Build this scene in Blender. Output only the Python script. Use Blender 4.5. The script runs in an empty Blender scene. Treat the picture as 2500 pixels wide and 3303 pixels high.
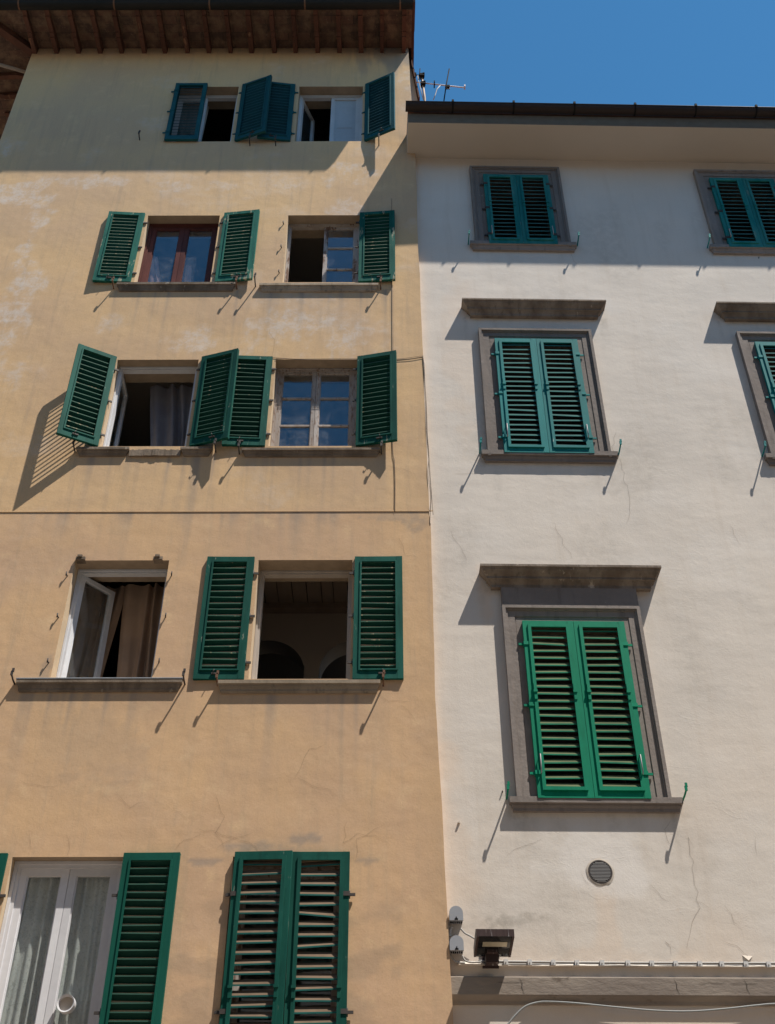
import bpy, math, random
from mathutils import Vector, Matrix, noise
random.seed(7)
sc = bpy.context.scene
# ------------------------------------------------------------------ camera
F_PX, VD = 3700.0, 4569.0           # focal length and distance to the vertical vanishing point, px of the 2500x3303 photo
TH = math.atan(F_PX / VD); RL = -math.atan(9.0 / VD)
CAM = Vector((0.0, -10.0, 1.6))
_f = Vector((0, math.cos(TH), math.sin(TH))); _r = Vector((1, 0, 0)); _u = _r.cross(_f)
CR = _r * math.cos(RL) + _u * math.sin(RL); CU = _u * math.cos(RL) - _r * math.sin(RL); CF = _f
cd = bpy.data.cameras.new('camera'); cam = bpy.data.objects.new('camera', cd); sc.collection.objects.link(cam)
cd.sensor_fit = 'VERTICAL'; cd.sensor_height = 24.0; cd.lens = 24.0 * F_PX / 3303.0
cd.clip_start = 0.1; cd.clip_end = 2000
M = Matrix((CR, CU, -CF)).transposed().to_4x4(); M.translation = CAM; cam.matrix_world = M
sc.camera = cam
# ------------------------------------------------------------------ sky, sun, exposure
SUN = Vector((1.5, -1.0, 3.8)).normalized()
ELEV = math.asin(SUN.z); AZ = math.atan2(SUN.x, SUN.y)
w = bpy.data.worlds.new('World'); sc.world = w; w.use_nodes = True
nt = w.node_tree; nt.nodes.clear()
sky = nt.nodes.new('ShaderNodeTexSky'); sky.sky_type = 'NISHITA'; sky.sun_disc = False
sky.sun_elevation = ELEV; sky.sun_rotation = AZ; sky.altitude = 100; sky.air_density = 1.0; sky.dust_density = 0.0; sky.ozone_density = 2.0
hs = nt.nodes.new('ShaderNodeHueSaturation'); hs.inputs['Saturation'].default_value = 1.25; hs.inputs['Hue'].default_value = 0.489
bg = nt.nodes.new('ShaderNodeBackground'); bg.inputs['Strength'].default_value = 0.096
wo = nt.nodes.new('ShaderNodeOutputWorld')
nt.links.new(sky.outputs[0], hs.inputs['Color']); nt.links.new(hs.outputs[0], bg.inputs['Color']); nt.links.new(bg.outputs[0], wo.inputs['Surface'])
ld = bpy.data.lights.new('sun', 'SUN'); ld.energy = 5.0; ld.angle = math.radians(0.5); ld.color = (1.0, 0.94, 0.85)
sun = bpy.data.objects.new('sun', ld); sc.collection.objects.link(sun)
sun.rotation_euler = SUN.to_track_quat('Z', 'Y').to_euler(); sun.location = (12, -8, 40)
sc.view_settings.view_transform = 'Standard'; sc.view_settings.look = 'None'
sc.view_settings.exposure = 0.67; sc.view_settings.gamma = 1.0; sc.view_settings.use_curve_mapping = False

# ------------------------------------------------------------------ where a point of the photo lies on a real wall
YB, XB, PSI = 0.08, 0.49, math.radians(1.2)       # the white facade: set back 8 cm, turned 1.2 degrees
RU = Vector((math.cos(PSI), math.sin(PSI), 0)); RN = Vector((-math.sin(PSI), math.cos(PSI), 0)); RO = Vector((XB, YB, 0))
def ray(px, py): return CF + CR * ((px - 1250) / F_PX) - CU * ((py - 1651.5) / F_PX)
def at(px, py, y=0.0):
    d = ray(px, py); return CAM + d * ((y - CAM.y) / d.y)
def atr(px, py, off=0.0):                          # local coordinates of the white building
    d = ray(px, py); o = RO - RN * off
    p = CAM + d * ((o - CAM).dot(RN) / d.dot(RN)) - RO
    return Vector((p.dot(RU), p.dot(RN), p.z))

# ------------------------------------------------------------------ mesh helper
class MB:
    def __init__(s): s.v = []; s.f = []; s.m = []; s.sm = []
    def quad(s, a, b, c, d, m=0, smooth=False):
        n = len(s.v); s.v += [tuple(a), tuple(b), tuple(c), tuple(d)]; s.f.append((n, n+1, n+2, n+3)); s.m.append(m); s.sm.append(smooth)
    def poly(s, pts, m=0):
        n = len(s.v); s.v += [tuple(p) for p in pts]; s.f.append(tuple(range(n, n+len(pts)))); s.m.append(m); s.sm.append(False)
    def hexa(s, c, m=0):                           # 8 corners: bottom 0-3 ccw, top 4-7
        n = len(s.v); s.v += [tuple(p) for p in c]
        for q in ((3,2,1,0),(4,5,6,7),(0,1,5,4),(1,2,6,5),(2,3,7,6),(3,0,4,7)):
            s.f.append(tuple(n+i for i in q)); s.m.append(m); s.sm.append(False)
    def box(s, x0, x1, y0, y1, z0, z1, m=0):
        if x0 > x1: x0, x1 = x1, x0
        if y0 > y1: y0, y1 = y1, y0
        if z0 > z1: z0, z1 = z1, z0
        s.hexa([(x0,y0,z0),(x1,y0,z0),(x1,y1,z0),(x0,y1,z0),(x0,y0,z1),(x1,y0,z1),(x1,y1,z1),(x0,y1,z1)], m)
    def obox(s, c, ax, ay, az, m=0):               # centre and three half axes
        c = Vector(c); ax = Vector(ax); ay = Vector(ay); az = Vector(az)
        s.hexa([c-ax-ay-az, c+ax-ay-az, c+ax+ay-az, c-ax+ay-az, c-ax-ay+az, c+ax-ay+az, c+ax+ay+az, c-ax+ay+az], m)
    def beam(s, a, b, wd, ht, m=0, up=(0,0,1)):    # bar of rectangular section from a to b
        a = Vector(a); b = Vector(b); d = (b-a); L = d.length; d.normalize(); u = Vector(up); sx = d.cross(u).normalized(); u = sx.cross(d)
        s.obox((a+b)/2, d*L/2, sx*wd/2, u*ht/2, m)
    def moulding(s, prof, x0, x1, m=0, mitre=True):   # profile [(projection, z)] run along x, mitred returns at both ends
        pm = max(p for p, z in prof); n0 = len(s.v); k = len(prof)
        for p, z in prof: s.v.append((x0 + (pm-p if mitre else 0), -p, z))
        for p, z in prof: s.v.append((x1 - (pm-p if mitre else 0), -p, z))
        for i in range(k-1):
            s.f.append((n0+i, n0+i+1, n0+k+i+1, n0+k+i)); s.m.append(m); s.sm.append(False)
        if mitre:                                  # returns back to the wall
            for side in (0, k):
                n1 = len(s.v); x = (x0, x1)[side > 0]
                for p, z in prof:
                    xx = x0 + (pm-p) if side == 0 else x1 - (pm-p)
                    s.v.append((xx, 0.02, z))
                for i in range(k-1):
                    q = (n0+side+i, n1+i, n1+i+1, n0+side+i+1)
                    s.f.append(q if side == 0 else q[::-1]); s.m.append(m); s.sm.append(False)
        else:
            for side in (0, k):
                q = tuple(n0+side+i for i in range(k)); s.f.append(q if side else q[::-1]); s.m.append(m); s.sm.append(False)
    def tube(s, pts, r, n=8, m=0, cap=True):
        pts = [Vector(p) for p in pts]; rings = []
        for i, p in enumerate(pts):
            d = (pts[min(i+1, len(pts)-1)] - pts[max(i-1, 0)]).normalized()
            ref = Vector((0,1,0)) if abs(d.y) < .9 else Vector((1,0,0))
            a = d.cross(ref).normalized(); b = d.cross(a); st = len(s.v)
            rr = r[i] if isinstance(r, (list, tuple)) else r
            for k in range(n):
                t = 2*math.pi*k/n; s.v.append(tuple(p + a*rr*math.cos(t) + b*rr*math.sin(t)))
            rings.append(st)
        for i in range(len(rings)-1):
            for k in range(n):
                s.f.append((rings[i]+k, rings[i]+(k+1) % n, rings[i+1]+(k+1) % n, rings[i+1]+k)); s.m.append(m); s.sm.append(True)
        if cap:
            s.f.append(tuple(rings[0]+k for k in range(n))[::-1]); s.f.append(tuple(rings[-1]+k for k in range(n)))
            s.m += [m, m]; s.sm += [False, False]
    def ribbon(s, pts, wd, y, m=0):                # thin strip lying on a facade plane, points (x, z)
        for i in range(len(pts)-1):
            a = Vector((pts[i][0], 0, pts[i][1])); b = Vector((pts[i+1][0], 0, pts[i+1][1])); d = (b-a)
            if d.length < 1e-6: continue
            d.normalize(); nn = Vector((-d.z, 0, d.x)) * wd/2; o = Vector((0, y, 0)); e = d*wd*.3
            w0 = 1.0 if i else .3; w1 = 1.0 if i < len(pts)-2 else .3
            s.quad(a-nn*w0-e+o, b-nn*w1+e+o, b+nn*w1+e+o, a+nn*w0-e+o, m)
    def build(s, name, mats, parent=None, loc=(0,0,0), rotz=0.0, flip=False):
        me = bpy.data.meshes.new(name); me.from_pydata(s.v, [], s.f); me.update()
        if not isinstance(mats, (list, tuple)): mats = [mats]
        for mt in mats: me.materials.append(mt)
        me.polygons.foreach_set('material_index', s.m); me.polygons.foreach_set('use_smooth', s.sm)
        o = bpy.data.objects.new(name, me); sc.collection.objects.link(o)
        o.parent = parent; o.location = loc; o.rotation_euler = (0, 0, rotz)
        return o
def tag(o, label=None, cat=None, group=None, kind=None):
    if label: o['label'] = label
    if cat: o['category'] = cat
    if group: o['group'] = group
    if kind: o['kind'] = kind
    return o
def empty(name, loc=(0,0,0), rz=0.0):
    o = bpy.data.objects.new(name, None); sc.collection.objects.link(o); o.location = loc; o.rotation_euler = (0, 0, rz); o.empty_display_size = .2
    return o
def copy_tree(o, parent=None):
    c = o.copy(); sc.collection.objects.link(c); c.parent = parent
    for ch in [x for x in sc.objects if x.parent == o]: copy_tree(ch, c)
    return c

# ------------------------------------------------------------------ materials
def new_mat(name):
    m = bpy.data.materials.new(name); m.use_nodes = True; t = m.node_tree; t.nodes.clear()
    out = t.nodes.new('ShaderNodeOutputMaterial'); b = t.nodes.new('ShaderNodeBsdfPrincipled'); t.links.new(b.outputs[0], out.inputs[0])
    return m, t, b, out
def N(t, typ, **kw):
    n = t.nodes.new(typ)
    for k, v in kw.items():
        if k in n.inputs: n.inputs[k].default_value = v
        else: setattr(n, k, v)
    return n
def coords(t, scale=(1,1,1), rand=True):
    tc = N(t, 'ShaderNodeTexCoord'); mp = N(t, 'ShaderNodeMapping'); mp.inputs['Scale'].default_value = scale
    if rand:
        oi = N(t, 'ShaderNodeObjectInfo'); mu = N(t, 'ShaderNodeVectorMath', operation='SCALE'); mu.inputs['Scale'].default_value = 37.0
        cx = N(t, 'ShaderNodeCombineXYZ')
        for i in range(3): t.links.new(oi.outputs['Random'], cx.inputs[i])
        t.links.new(cx.outputs[0], mu.inputs[0]); ad = N(t, 'ShaderNodeVectorMath', operation='ADD')
        t.links.new(tc.outputs['Object'], ad.inputs[0]); t.links.new(mu.outputs[0], ad.inputs[1]); t.links.new(ad.outputs[0], mp.inputs['Vector'])
    else: t.links.new(tc.outputs['Object'], mp.inputs['Vector'])
    return mp.outputs[0]
def nz(t, vec, scale, detail=4, rough=.55, dist=0.0):
    n = N(t, 'ShaderNodeTexNoise', Scale=scale, Detail=detail, Roughness=rough, Distortion=dist); t.links.new(vec, n.inputs['Vector']); return n.outputs['Fac']
def ramp(t, fac, lo, hi):
    n = N(t, 'ShaderNodeMapRange', interpolation_type='SMOOTHSTEP'); n.inputs['From Min'].default_value = lo; n.inputs['From Max'].default_value = hi
    t.links.new(fac, n.inputs['Value']); return n.outputs[0]
def mixc(t, fac, a, b, blend='MIX'):
    n = N(t, 'ShaderNodeMix', data_type='RGBA', blend_type=blend)
    for i, v in ((0, fac), (6, a), (7, b)):
        if isinstance(v, (int, float)): n.inputs[i].default_value = v
        elif isinstance(v, tuple): n.inputs[i].default_value = v if len(v) == 4 else v + (1,)
        else: t.links.new(v, n.inputs[i])
    return n.outputs[2]
def math_(t, op, a, b=0.0):
    n = N(t, 'ShaderNodeMath', operation=op)
    for i, v in ((0, a), (1, b)):
        if isinstance(v, (int, float)): n.inputs[i].default_value = v
        else: t.links.new(v, n.inputs[i])
    return n.outputs[0]
def bump(t, b, h, dist=1.0, strength=1.0):
    n = N(t, 'ShaderNodeBump', Strength=strength, Distance=dist); t.links.new(h, n.inputs['Height']); t.links.new(n.outputs[0], b.inputs['Normal'])

def paint(name, c1, c2, rough=.5, scale=4, c3=None, peel=(.62,.68), peel_scale=14, grain=(1,1,1), bmp=.0006, spec=.10, dirt=0.0):
    m, t, b, o = new_mat(name); v = coords(t, grain)
    col = mixc(t, ramp(t, nz(t, v, scale, 5), .35, .65), c1, c2)
    fine = nz(t, v, scale*9, 3); col = mixc(t, math_(t, 'MULTIPLY', fine, .35), col, tuple(x*.55 for x in c1))
    if c3: col = mixc(t, ramp(t, nz(t, v, peel_scale, 6, .65), *peel), col, c3)
    oi = N(t, 'ShaderNodeObjectInfo'); hv = N(t, 'ShaderNodeHueSaturation'); mr = N(t, 'ShaderNodeMapRange'); mr.inputs['To Min'].default_value = .80; mr.inputs['To Max'].default_value = 1.12
    t.links.new(oi.outputs['Random'], mr.inputs['Value']); t.links.new(mr.outputs[0], hv.inputs['Value']); t.links.new(col, hv.inputs['Color']); col = hv.outputs[0]
    if dirt: col = mixc(t, math_(t, 'MULTIPLY', ramp(t, nz(t, coords(t, (5,5,.6)), 3.0, 5, .65), .50, .72), dirt), col, tuple(x*.42 for x in c1))
    t.links.new(col, b.inputs['Base Color']); b.inputs['Roughness'].default_value = rough; b.inputs['Specular IOR Level'].default_value = spec
    bump(t, b, math_(t, 'ADD', fine, nz(t, v, peel_scale, 4)), bmp)
    return m
def plain(name, c, rough=.6, metal=0.0, spec=.4, var=.25, scale=8, emit=None):
    m, t, b, o = new_mat(name); v = coords(t)
    col = mixc(t, math_(t, 'MULTIPLY', nz(t, v, scale, 5), var*2), c, tuple(x*.5 for x in c))
    t.links.new(col, b.inputs['Base Color']); b.inputs['Roughness'].default_value = rough; b.inputs['Metallic'].default_value = metal; b.inputs['Specular IOR Level'].default_value = spec
    return m

def wall_ochre():
    m, t, b, o = new_mat('ochre_plaster'); v = coords(t, rand=False)
    wr = N(t, 'ShaderNodeAttribute', attribute_name='wear'); sp = N(t, 'ShaderNodeSeparateColor'); t.links.new(wr.outputs['Color'], sp.inputs[0])
    up = mixc(t, ramp(t, nz(t, v, .55, 5, .6), .36, .64), (.645,.437,.24), (.56,.385,.24))
    lo = mixc(t, ramp(t, nz(t, v, .8, 5, .6), .36, .64), (.615,.405,.23), (.54,.36,.23))
    tc = N(t, 'ShaderNodeSeparateXYZ'); t.links.new(v, tc.inputs[0])
    col = mixc(t, ramp(t, tc.outputs[2], 9.69, 9.705), lo, up)
    col = mixc(t, ramp(t, nz(t, v, 3.2, 6, .65), .52, .75), col, (.66,.46,.27))
    vs = coords(t, (5, 1, .35), rand=False)
    col = mixc(t, math_(t, 'MULTIPLY', ramp(t, nz(t, vs, 1.9, 6, .68), .47, .74), .62), col, (.45,.325,.215))
    vf = ramp(t, nz(t, v, 46, 3, .75), .38, .72); col = mixc(t, math_(t, 'MULTIPLY', vf, .22), col, (.40,.26,.14))
    brk = ramp(t, nz(t, v, 7, 8, .78), .40, .62)
    col = mixc(t, math_(t, 'MULTIPLY', sp.outputs[0], math_(t, 'ADD', math_(t, 'MULTIPLY', brk, .68), .16)), col, (.615,.54,.475))
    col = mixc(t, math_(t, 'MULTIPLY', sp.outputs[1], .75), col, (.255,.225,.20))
    col = mixc(t, math_(t, 'MULTIPLY', sp.outputs[2], .7), col, (.36,.26,.18))
    t.links.new(col, b.inputs['Base Color']); b.inputs['Roughness'].default_value = .93; b.inputs['Specular IOR Level'].default_value = .15
    h = math_(t, 'ADD', math_(t, 'MULTIPLY', nz(t, v, 1.1, 3), .016), math_(t, 'ADD', math_(t, 'MULTIPLY', nz(t, v, 7, 5, .6), .0035), math_(t, 'MULTIPLY', nz(t, v, 70, 3), .0005)))
    bump(t, b, h); return m
def wall_white():
    m, t, b, o = new_mat('white_plaster'); v = coords(t, rand=False)
    wr = N(t, 'ShaderNodeAttribute', attribute_name='wear'); sp = N(t, 'ShaderNodeSeparateColor'); t.links.new(wr.outputs['Color'], sp.inputs[0])
    col = mixc(t, ramp(t, nz(t, v, .5, 5, .6), .36, .64), (.665,.60,.53), (.61,.555,.495))
    vs = coords(t, (4, 1, .3), rand=False)
    col = mixc(t, math_(t, 'MULTIPLY', ramp(t, nz(t, vs, 1.5, 6, .68), .48, .76), .40), col, (.52,.445,.37))
    vf = ramp(t, nz(t, v, 50, 3, .75), .40, .74); col = mixc(t, math_(t, 'MULTIPLY', vf, .15), col, (.42,.36,.30))
    brk = ramp(t, nz(t, v, 10, 6, .7), .34, .6)
    col = mixc(t, math_(t, 'MULTIPLY', sp.outputs[0], .8), col, (.66,.52,.40))
    col = mixc(t, math_(t, 'MULTIPLY', math_(t, 'MULTIPLY', sp.outputs[1], brk), .75), col, (.36,.32,.27))
    col = mixc(t, math_(t, 'MULTIPLY', sp.outputs[2], .7), col, (.70,.66,.62))
    t.links.new(col, b.inputs['Base Color']); b.inputs['Roughness'].default_value = .92; b.inputs['Specular IOR Level'].default_value = .15
    vh = coords(t, (.55, 1, 1), rand=False)
    rid = ramp(t, math_(t, 'ABSOLUTE', math_(t, 'SUBTRACT', nz(t, vh, 2.6, 4, .55, .6), .5)), 0.0, .02)
    rmask = ramp(t, nz(t, v, 1.0, 3), .5, .62)
    h = math_(t, 'ADD', math_(t, 'MULTIPLY', nz(t, vh, 1.3, 3), .016), math_(t, 'ADD', math_(t, 'MULTIPLY', nz(t, v, 7, 5, .6), .0016), math_(t, 'ADD', math_(t, 'MULTIPLY', nz(t, v, 70, 3), .0008), math_(t, 'MULTIPLY', nz(t, v, 22, 3), .0012))))
    h = math_(t, 'SUBTRACT', h, math_(t, 'MULTIPLY', math_(t, 'MULTIPLY', rid, rmask), .0003))
    bump(t, b, h); return m
def glass(name, dust=.06, tint=(.9,.95,1.0), f0=.075):
    m, t, b, o = new_mat(name); t.nodes.remove(b)
    lw = N(t, 'ShaderNodeLayerWeight', Blend=.5); frv = math_(t, 'ADD', math_(t, 'MULTIPLY', math_(t, 'POWER', lw.outputs['Facing'], 4.0), .9), f0); tr = N(t, 'ShaderNodeBsdfTransparent'); tr.inputs[0].default_value = (.94,.96,.96,1)
    gl = N(t, 'ShaderNodeBsdfGlossy', Roughness=.015); gl.inputs[0].default_value = tint + (1,)
    df = N(t, 'ShaderNodeBsdfDiffuse'); df.inputs[0].default_value = (.55,.55,.56,1)
    v = coords(t); ds = math_(t, 'MULTIPLY', ramp(t, nz(t, v, 9, 6, .7), .25, .8), dust*2)
    m1 = N(t, 'ShaderNodeMixShader'); m2 = N(t, 'ShaderNodeMixShader')
    t.links.new(ds, m1.inputs[0]); t.links.new(tr.outputs[0], m1.inputs[1]); t.links.new(df.outputs[0], m1.inputs[2])
    t.links.new(frv, m2.inputs[0]); t.links.new(m1.outputs[0], m2.inputs[1]); t.links.new(gl.outputs[0], m2.inputs[2])
    t.links.new(m2.outputs[0], o.inputs[0]); return m
def cloth(name, c1, c2, trans=.0, pattern=False):
    m, t, b, o = new_mat(name); v = coords(t)
    col = mixc(t, ramp(t, nz(t, v, 3, 4), .35, .65), c1, c2); fine = nz(t, v, 160, 2); col = mixc(t, math_(t, 'MULTIPLY', fine, .3), col, tuple(x*.5 for x in c1))
    b.inputs['Roughness'].default_value = .95; b.inputs['Specular IOR Level'].default_value = .1
    if pattern:
        vo = N(t, 'ShaderNodeTexVoronoi', Scale=16.0, feature='DISTANCE_TO_EDGE'); t.links.new(v, vo.inputs['Vector'])
        pt = ramp(t, nz(t, v, 30, 3, .7, 1.5), .52, .6); col = mixc(t, math_(t, 'MULTIPLY', pt, .45), col, tuple(x*.45 for x in c1))
    t.links.new(col, b.inputs['Base Color'])
    if trans:
        tl = N(t, 'ShaderNodeBsdfTransparent'); ms = N(t, 'ShaderNodeMixShader'); ms.inputs[0].default_value = trans
        t.links.new(b.outputs[0], ms.inputs[1]); t.links.new(tl.outputs[0], ms.inputs[2]); t.links.new(ms.outputs[0], o.inputs[0])
    return m
def boards(name):
    m, t, b, o = new_mat(name); v = coords(t, rand=False)
    br = N(t, 'ShaderNodeTexBrick'); br.offset = .5; br.inputs['Scale'].default_value = 1.0; br.inputs['Mortar Size'].default_value = .006; br.inputs['Brick Width'].default_value = .36; br.inputs['Row Height'].default_value = .15
    br.inputs['Color1'].default_value = (.115,.058,.040,1); br.inputs['Color2'].default_value = (.062,.036,.027,1); br.inputs['Mortar'].default_value = (.045,.028,.02,1)
    t.links.new(v, br.inputs['Vector'])
    col = mixc(t, ramp(t, nz(t, v, 5, 6, .65), .4, .7), br.outputs['Color'], (.17,.11,.07))
    col = mixc(t, ramp(t, nz(t, v, 22, 5, .7), .6, .75), col, (.24,.17,.12))
    t.links.new(col, b.inputs['Base Color']); b.inputs['Roughness'].default_value = .9
    bump(t, b, nz(t, v, 30, 4), .004); return m

MT = {}
MT['ochre'] = wall_ochre(); MT['white'] = wall_white()
MT['crack'] = plain('crack_line', (.36,.25,.155), .95); MT['crackw'] = plain('crack_line_grey', (.33,.28,.235), .95); MT['crack_dark'] = plain('dark_crack_line', (.05,.04,.032), .95); MT['reveal'] = plain('reveal_plaster', (.58,.44,.29), .9, var=.35)
MT['lintel'] = plain('lintel_plaster', (.40,.31,.22), .9, var=.5)
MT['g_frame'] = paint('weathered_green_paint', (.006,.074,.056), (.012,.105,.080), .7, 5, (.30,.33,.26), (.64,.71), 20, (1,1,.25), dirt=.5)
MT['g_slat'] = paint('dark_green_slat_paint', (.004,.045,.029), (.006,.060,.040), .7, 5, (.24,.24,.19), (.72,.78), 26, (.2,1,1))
MT['pale_green'] = paint('faded_green_paint', (.010,.110,.084), (.026,.160,.122), .75, 6, (.40,.38,.27), (.58,.67), 14, (1,1,.25), dirt=.5)
MT['pale_slat'] = paint('faded_green_slat_paint', (.005,.055,.036), (.009,.080,.055), .7, 6, (.34,.30,.19), (.69,.76), 22, (.2,1,1))
MT['blue_frame'] = paint('blue_green_paint', (.005,.066,.074), (.008,.083,.092), .6, 5, None, spec=.2)
MT['blue_slat'] = paint('blue_green_slat_paint', (.004,.036,.044), (.005,.046,.055), .6, 5, None)
MT['clean_frame'] = paint('deep_green_paint', (.006,.078,.055), (.008,.092,.066), .6, 3, (.45,.50,.46), (.76,.80), 26, (1,1,.3), dirt=.25)
MT['clean_slat'] = paint('deep_green_slat_paint', (.004,.042,.03), (.005,.05,.036), .6, 3, None)
MT['teal_frame'] = paint('teal_paint', (.008,.185,.185), (.012,.215,.215), .65, 4, (.30,.45,.42), (.68,.75), 22, (1,1,.25), dirt=.35)
MT['teal_slat'] = paint('teal_slat_paint', (.008,.16,.15), (.012,.19,.175), .65, 4, None)
MT['faded_frame'] = paint('faded_teal_paint', (.012,.19,.185), (.045,.255,.24), .7, 6, (.12,.24,.21), (.60,.70), 14, (1,1,.25))
MT['faded_slat'] = paint('faded_teal_slat_paint', (.008,.12,.115), (.02,.16,.15), .7, 6, (.3,.33,.22), (.70,.76), 20, (.2,1,1))
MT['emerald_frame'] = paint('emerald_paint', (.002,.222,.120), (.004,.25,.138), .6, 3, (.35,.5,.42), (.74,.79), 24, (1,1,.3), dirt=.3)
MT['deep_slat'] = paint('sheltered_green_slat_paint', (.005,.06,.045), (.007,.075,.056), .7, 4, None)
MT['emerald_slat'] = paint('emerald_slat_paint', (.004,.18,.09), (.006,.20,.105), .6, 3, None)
for k_ in ('deep','g','pale','blue','clean','teal','faded','emerald'):
    mm_ = MT[k_+'_slat']; top_, edge_ = {'deep': ((.15,.108,.075),(.012,.105,.095)), 'g': ((.095,.078,.052),(.055,.135,.095)), 'pale': ((.19,.17,.115),(.13,.19,.135)), 'blue': ((.03,.08,.09),(.02,.095,.115)), 'clean': ((.07,.11,.085),(.05,.125,.095)),
        'teal': ((.07,.13,.115),(.02,.19,.18)), 'faded': ((.10,.16,.14),(.05,.19,.17)), 'emerald': ((.13,.155,.085),(.012,.225,.125))}[k_]
    MT[mm_.name+'_top'] = paint(mm_.name+'_dusty_top', top_, tuple(x*.75 for x in top_), .9, 4, None, spec=.05)
    MT[mm_.name+'_edge'] = paint(mm_.name+'_worn_edge', edge_, tuple(x*.8 for x in edge_), .7, 5, (.38,.34,.22) if k_ in ('g','pale') else None, (.58,.66), 9, (1.2,1,.2), spec=.12)
MT['iron'] = plain('dark_iron', (.06,.05,.045), .7, .2); MT['rust'] = plain('rusty_iron', (.16,.08,.045), .85)
MT['stone'] = paint('grey_painted_stone', (.272,.236,.214), (.232,.20,.18), .85, 2.5, (.36,.31,.28), (.66,.74), 12, bmp=.003, spec=.1, dirt=.45)
MT['stone_dirty'] = paint('stained_stone', (.26,.215,.175), (.15,.115,.09), .9, 4, (.40,.34,.28), (.62,.7), 9, (1,1,.4), bmp=.004, spec=.1, dirt=.8)
MT['cornice'] = paint('stained_cornice_stone', (.30,.255,.215), (.215,.18,.155), .9, 2.2, (.13,.105,.085), (.60,.72), 6, (.6,1,1.6), bmp=.004, spec=.05)
MT['old_stone'] = paint('old_sill_stone', (.40,.325,.245), (.30,.24,.175), .9, 3, (.20,.165,.13), (.55,.68), 7, (1,1,.5), bmp=.004, spec=.1, dirt=.7)
MT['old_dark'] = paint('weathered_dark_sill_stone', (.27,.215,.165), (.155,.12,.09), .9, 4, (.40,.35,.28), (.62,.7), 8, (1,1,.5), bmp=.005, spec=.1, dirt=.7)
MT['zinc'] = paint('zinc_capping', (.42,.45,.48), (.34,.36,.39), .4, 5)
MT['w_white'] = paint('white_window_paint', (.64,.65,.68), (.56,.57,.60), .4, 3, None)
MT['w_pvc'] = paint('white_door_plastic', (.66,.655,.67), (.62,.61,.63), .35, 2, None, bmp=.0001)
MT['w_panel'] = paint('pale_blue_panel_paint', (.47,.50,.545), (.43,.46,.50), .5, 3, None)
MT['w_old'] = paint('flaking_white_paint', (.46,.415,.385), (.37,.315,.28), .85, 7, (.24,.165,.125), (.50,.66), 30, (1,1,.3), bmp=.003)
MT['w_grey'] = paint('weathered_grey_wood', (.46,.42,.39), (.36,.31,.28), .8, 6, (.17,.105,.075), (.52,.62), 9, (1,1,.3), bmp=.002)
MT['w_red'] = paint('red_brown_varnish', (.10,.036,.032), (.135,.050,.042), .5, 5, (.24,.14,.125), (.66,.74), 12, (1,1,.25))
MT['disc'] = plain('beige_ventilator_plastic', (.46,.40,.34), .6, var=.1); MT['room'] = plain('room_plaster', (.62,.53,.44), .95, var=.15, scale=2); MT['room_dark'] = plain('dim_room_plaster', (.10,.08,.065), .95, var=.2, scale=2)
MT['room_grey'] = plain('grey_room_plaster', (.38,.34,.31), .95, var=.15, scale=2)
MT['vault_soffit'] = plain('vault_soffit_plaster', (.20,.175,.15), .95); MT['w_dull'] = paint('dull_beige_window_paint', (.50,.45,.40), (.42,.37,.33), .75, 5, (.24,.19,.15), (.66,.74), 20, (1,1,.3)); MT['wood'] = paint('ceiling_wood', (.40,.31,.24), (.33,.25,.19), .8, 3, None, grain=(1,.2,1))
MT['glass'] = glass('window_glass', .05); MT['glass_clear'] = glass('door_glass', .02, (1,1,1), .03); MT['glass_dusty'] = glass('dusty_glass', .055)
MT['cur_brown'] = cloth('brown_curtain_cloth', (.43,.30,.215), (.36,.25,.18)); MT['cur_grey'] = cloth('slate_curtain_cloth', (.20,.195,.215), (.16,.155,.175))
MT['lace'] = cloth('lace_cloth', (.74,.74,.70), (.66,.67,.64), .12, True)
MT['rafter'] = paint('rafter_wood', (.125,.058,.040), (.085,.042,.031), .85, 4, (.22,.12,.075), (.6,.7), 7, (1,.3,1), bmp=.002)
MT['soffit'] = boards('terracotta_soffit'); MT['tile'] = plain('roof_tile_clay', (.30,.125,.075), .9, var=.4)
MT['gutter'] = paint('dark_brown_gutter', (.030,.023,.022), (.040,.030,.027), .5, 3, (.12,.09,.08), (.76,.82), 30, (.3,1,1)); MT['gutter_grey'] = paint('dark_grey_gutter', (.022,.022,.021), (.03,.028,.026), .55, 3, (.14,.11,.09), (.76,.82), 30, (.3,1,1), spec=.05); MT['verge'] = plain('dark_verge_tile', (.10,.05,.038), .95, var=.4, spec=.1)
MT['fascia'] = plain('shade_toned_fascia', (.20,.155,.115), .95, var=.4, spec=.05); MT['eave'] = plain('eave_plaster', (.50,.44,.375), .92, var=.12, scale=1.5)  # brown fascia, darkened so its colour carries the shade under the gutter
MT['box'] = plain('grey_box_plastic', (.30,.31,.335), .5, var=.15); MT['boxd'] = plain('dark_rubber', (.012,.012,.013), .8, spec=.05)
MT['lamp'] = paint('brown_lamp_housing', (.085,.06,.058), (.065,.045,.045), .4, 6, (.50,.48,.48), (.60,.68), 7, (6,1,.25)); MT['lampglass'] = plain('dark_lamp_glass', (.012,.012,.014), .08, spec=.6, var=0.1)
MT['reflector'] = plain('lamp_reflector', (.75,.68,.52), .3, .6, var=.3, scale=25)
MT['alu'] = plain('antenna_aluminium', (.42,.38,.39), .55, .2, var=.1); MT['mast'] = plain('weathered_mast_steel', (.30,.21,.15), .7, .2, var=.3)
MT['cable'] = plain('dark_cable_sheath', (.16,.12,.09), .7); MT['cable_w'] = plain('pale_cable_sheath', (.36,.34,.32), .7, var=.1); MT['steel'] = plain('steel_rope', (.27,.28,.28), .7, .0, var=.3, scale=60)
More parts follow.
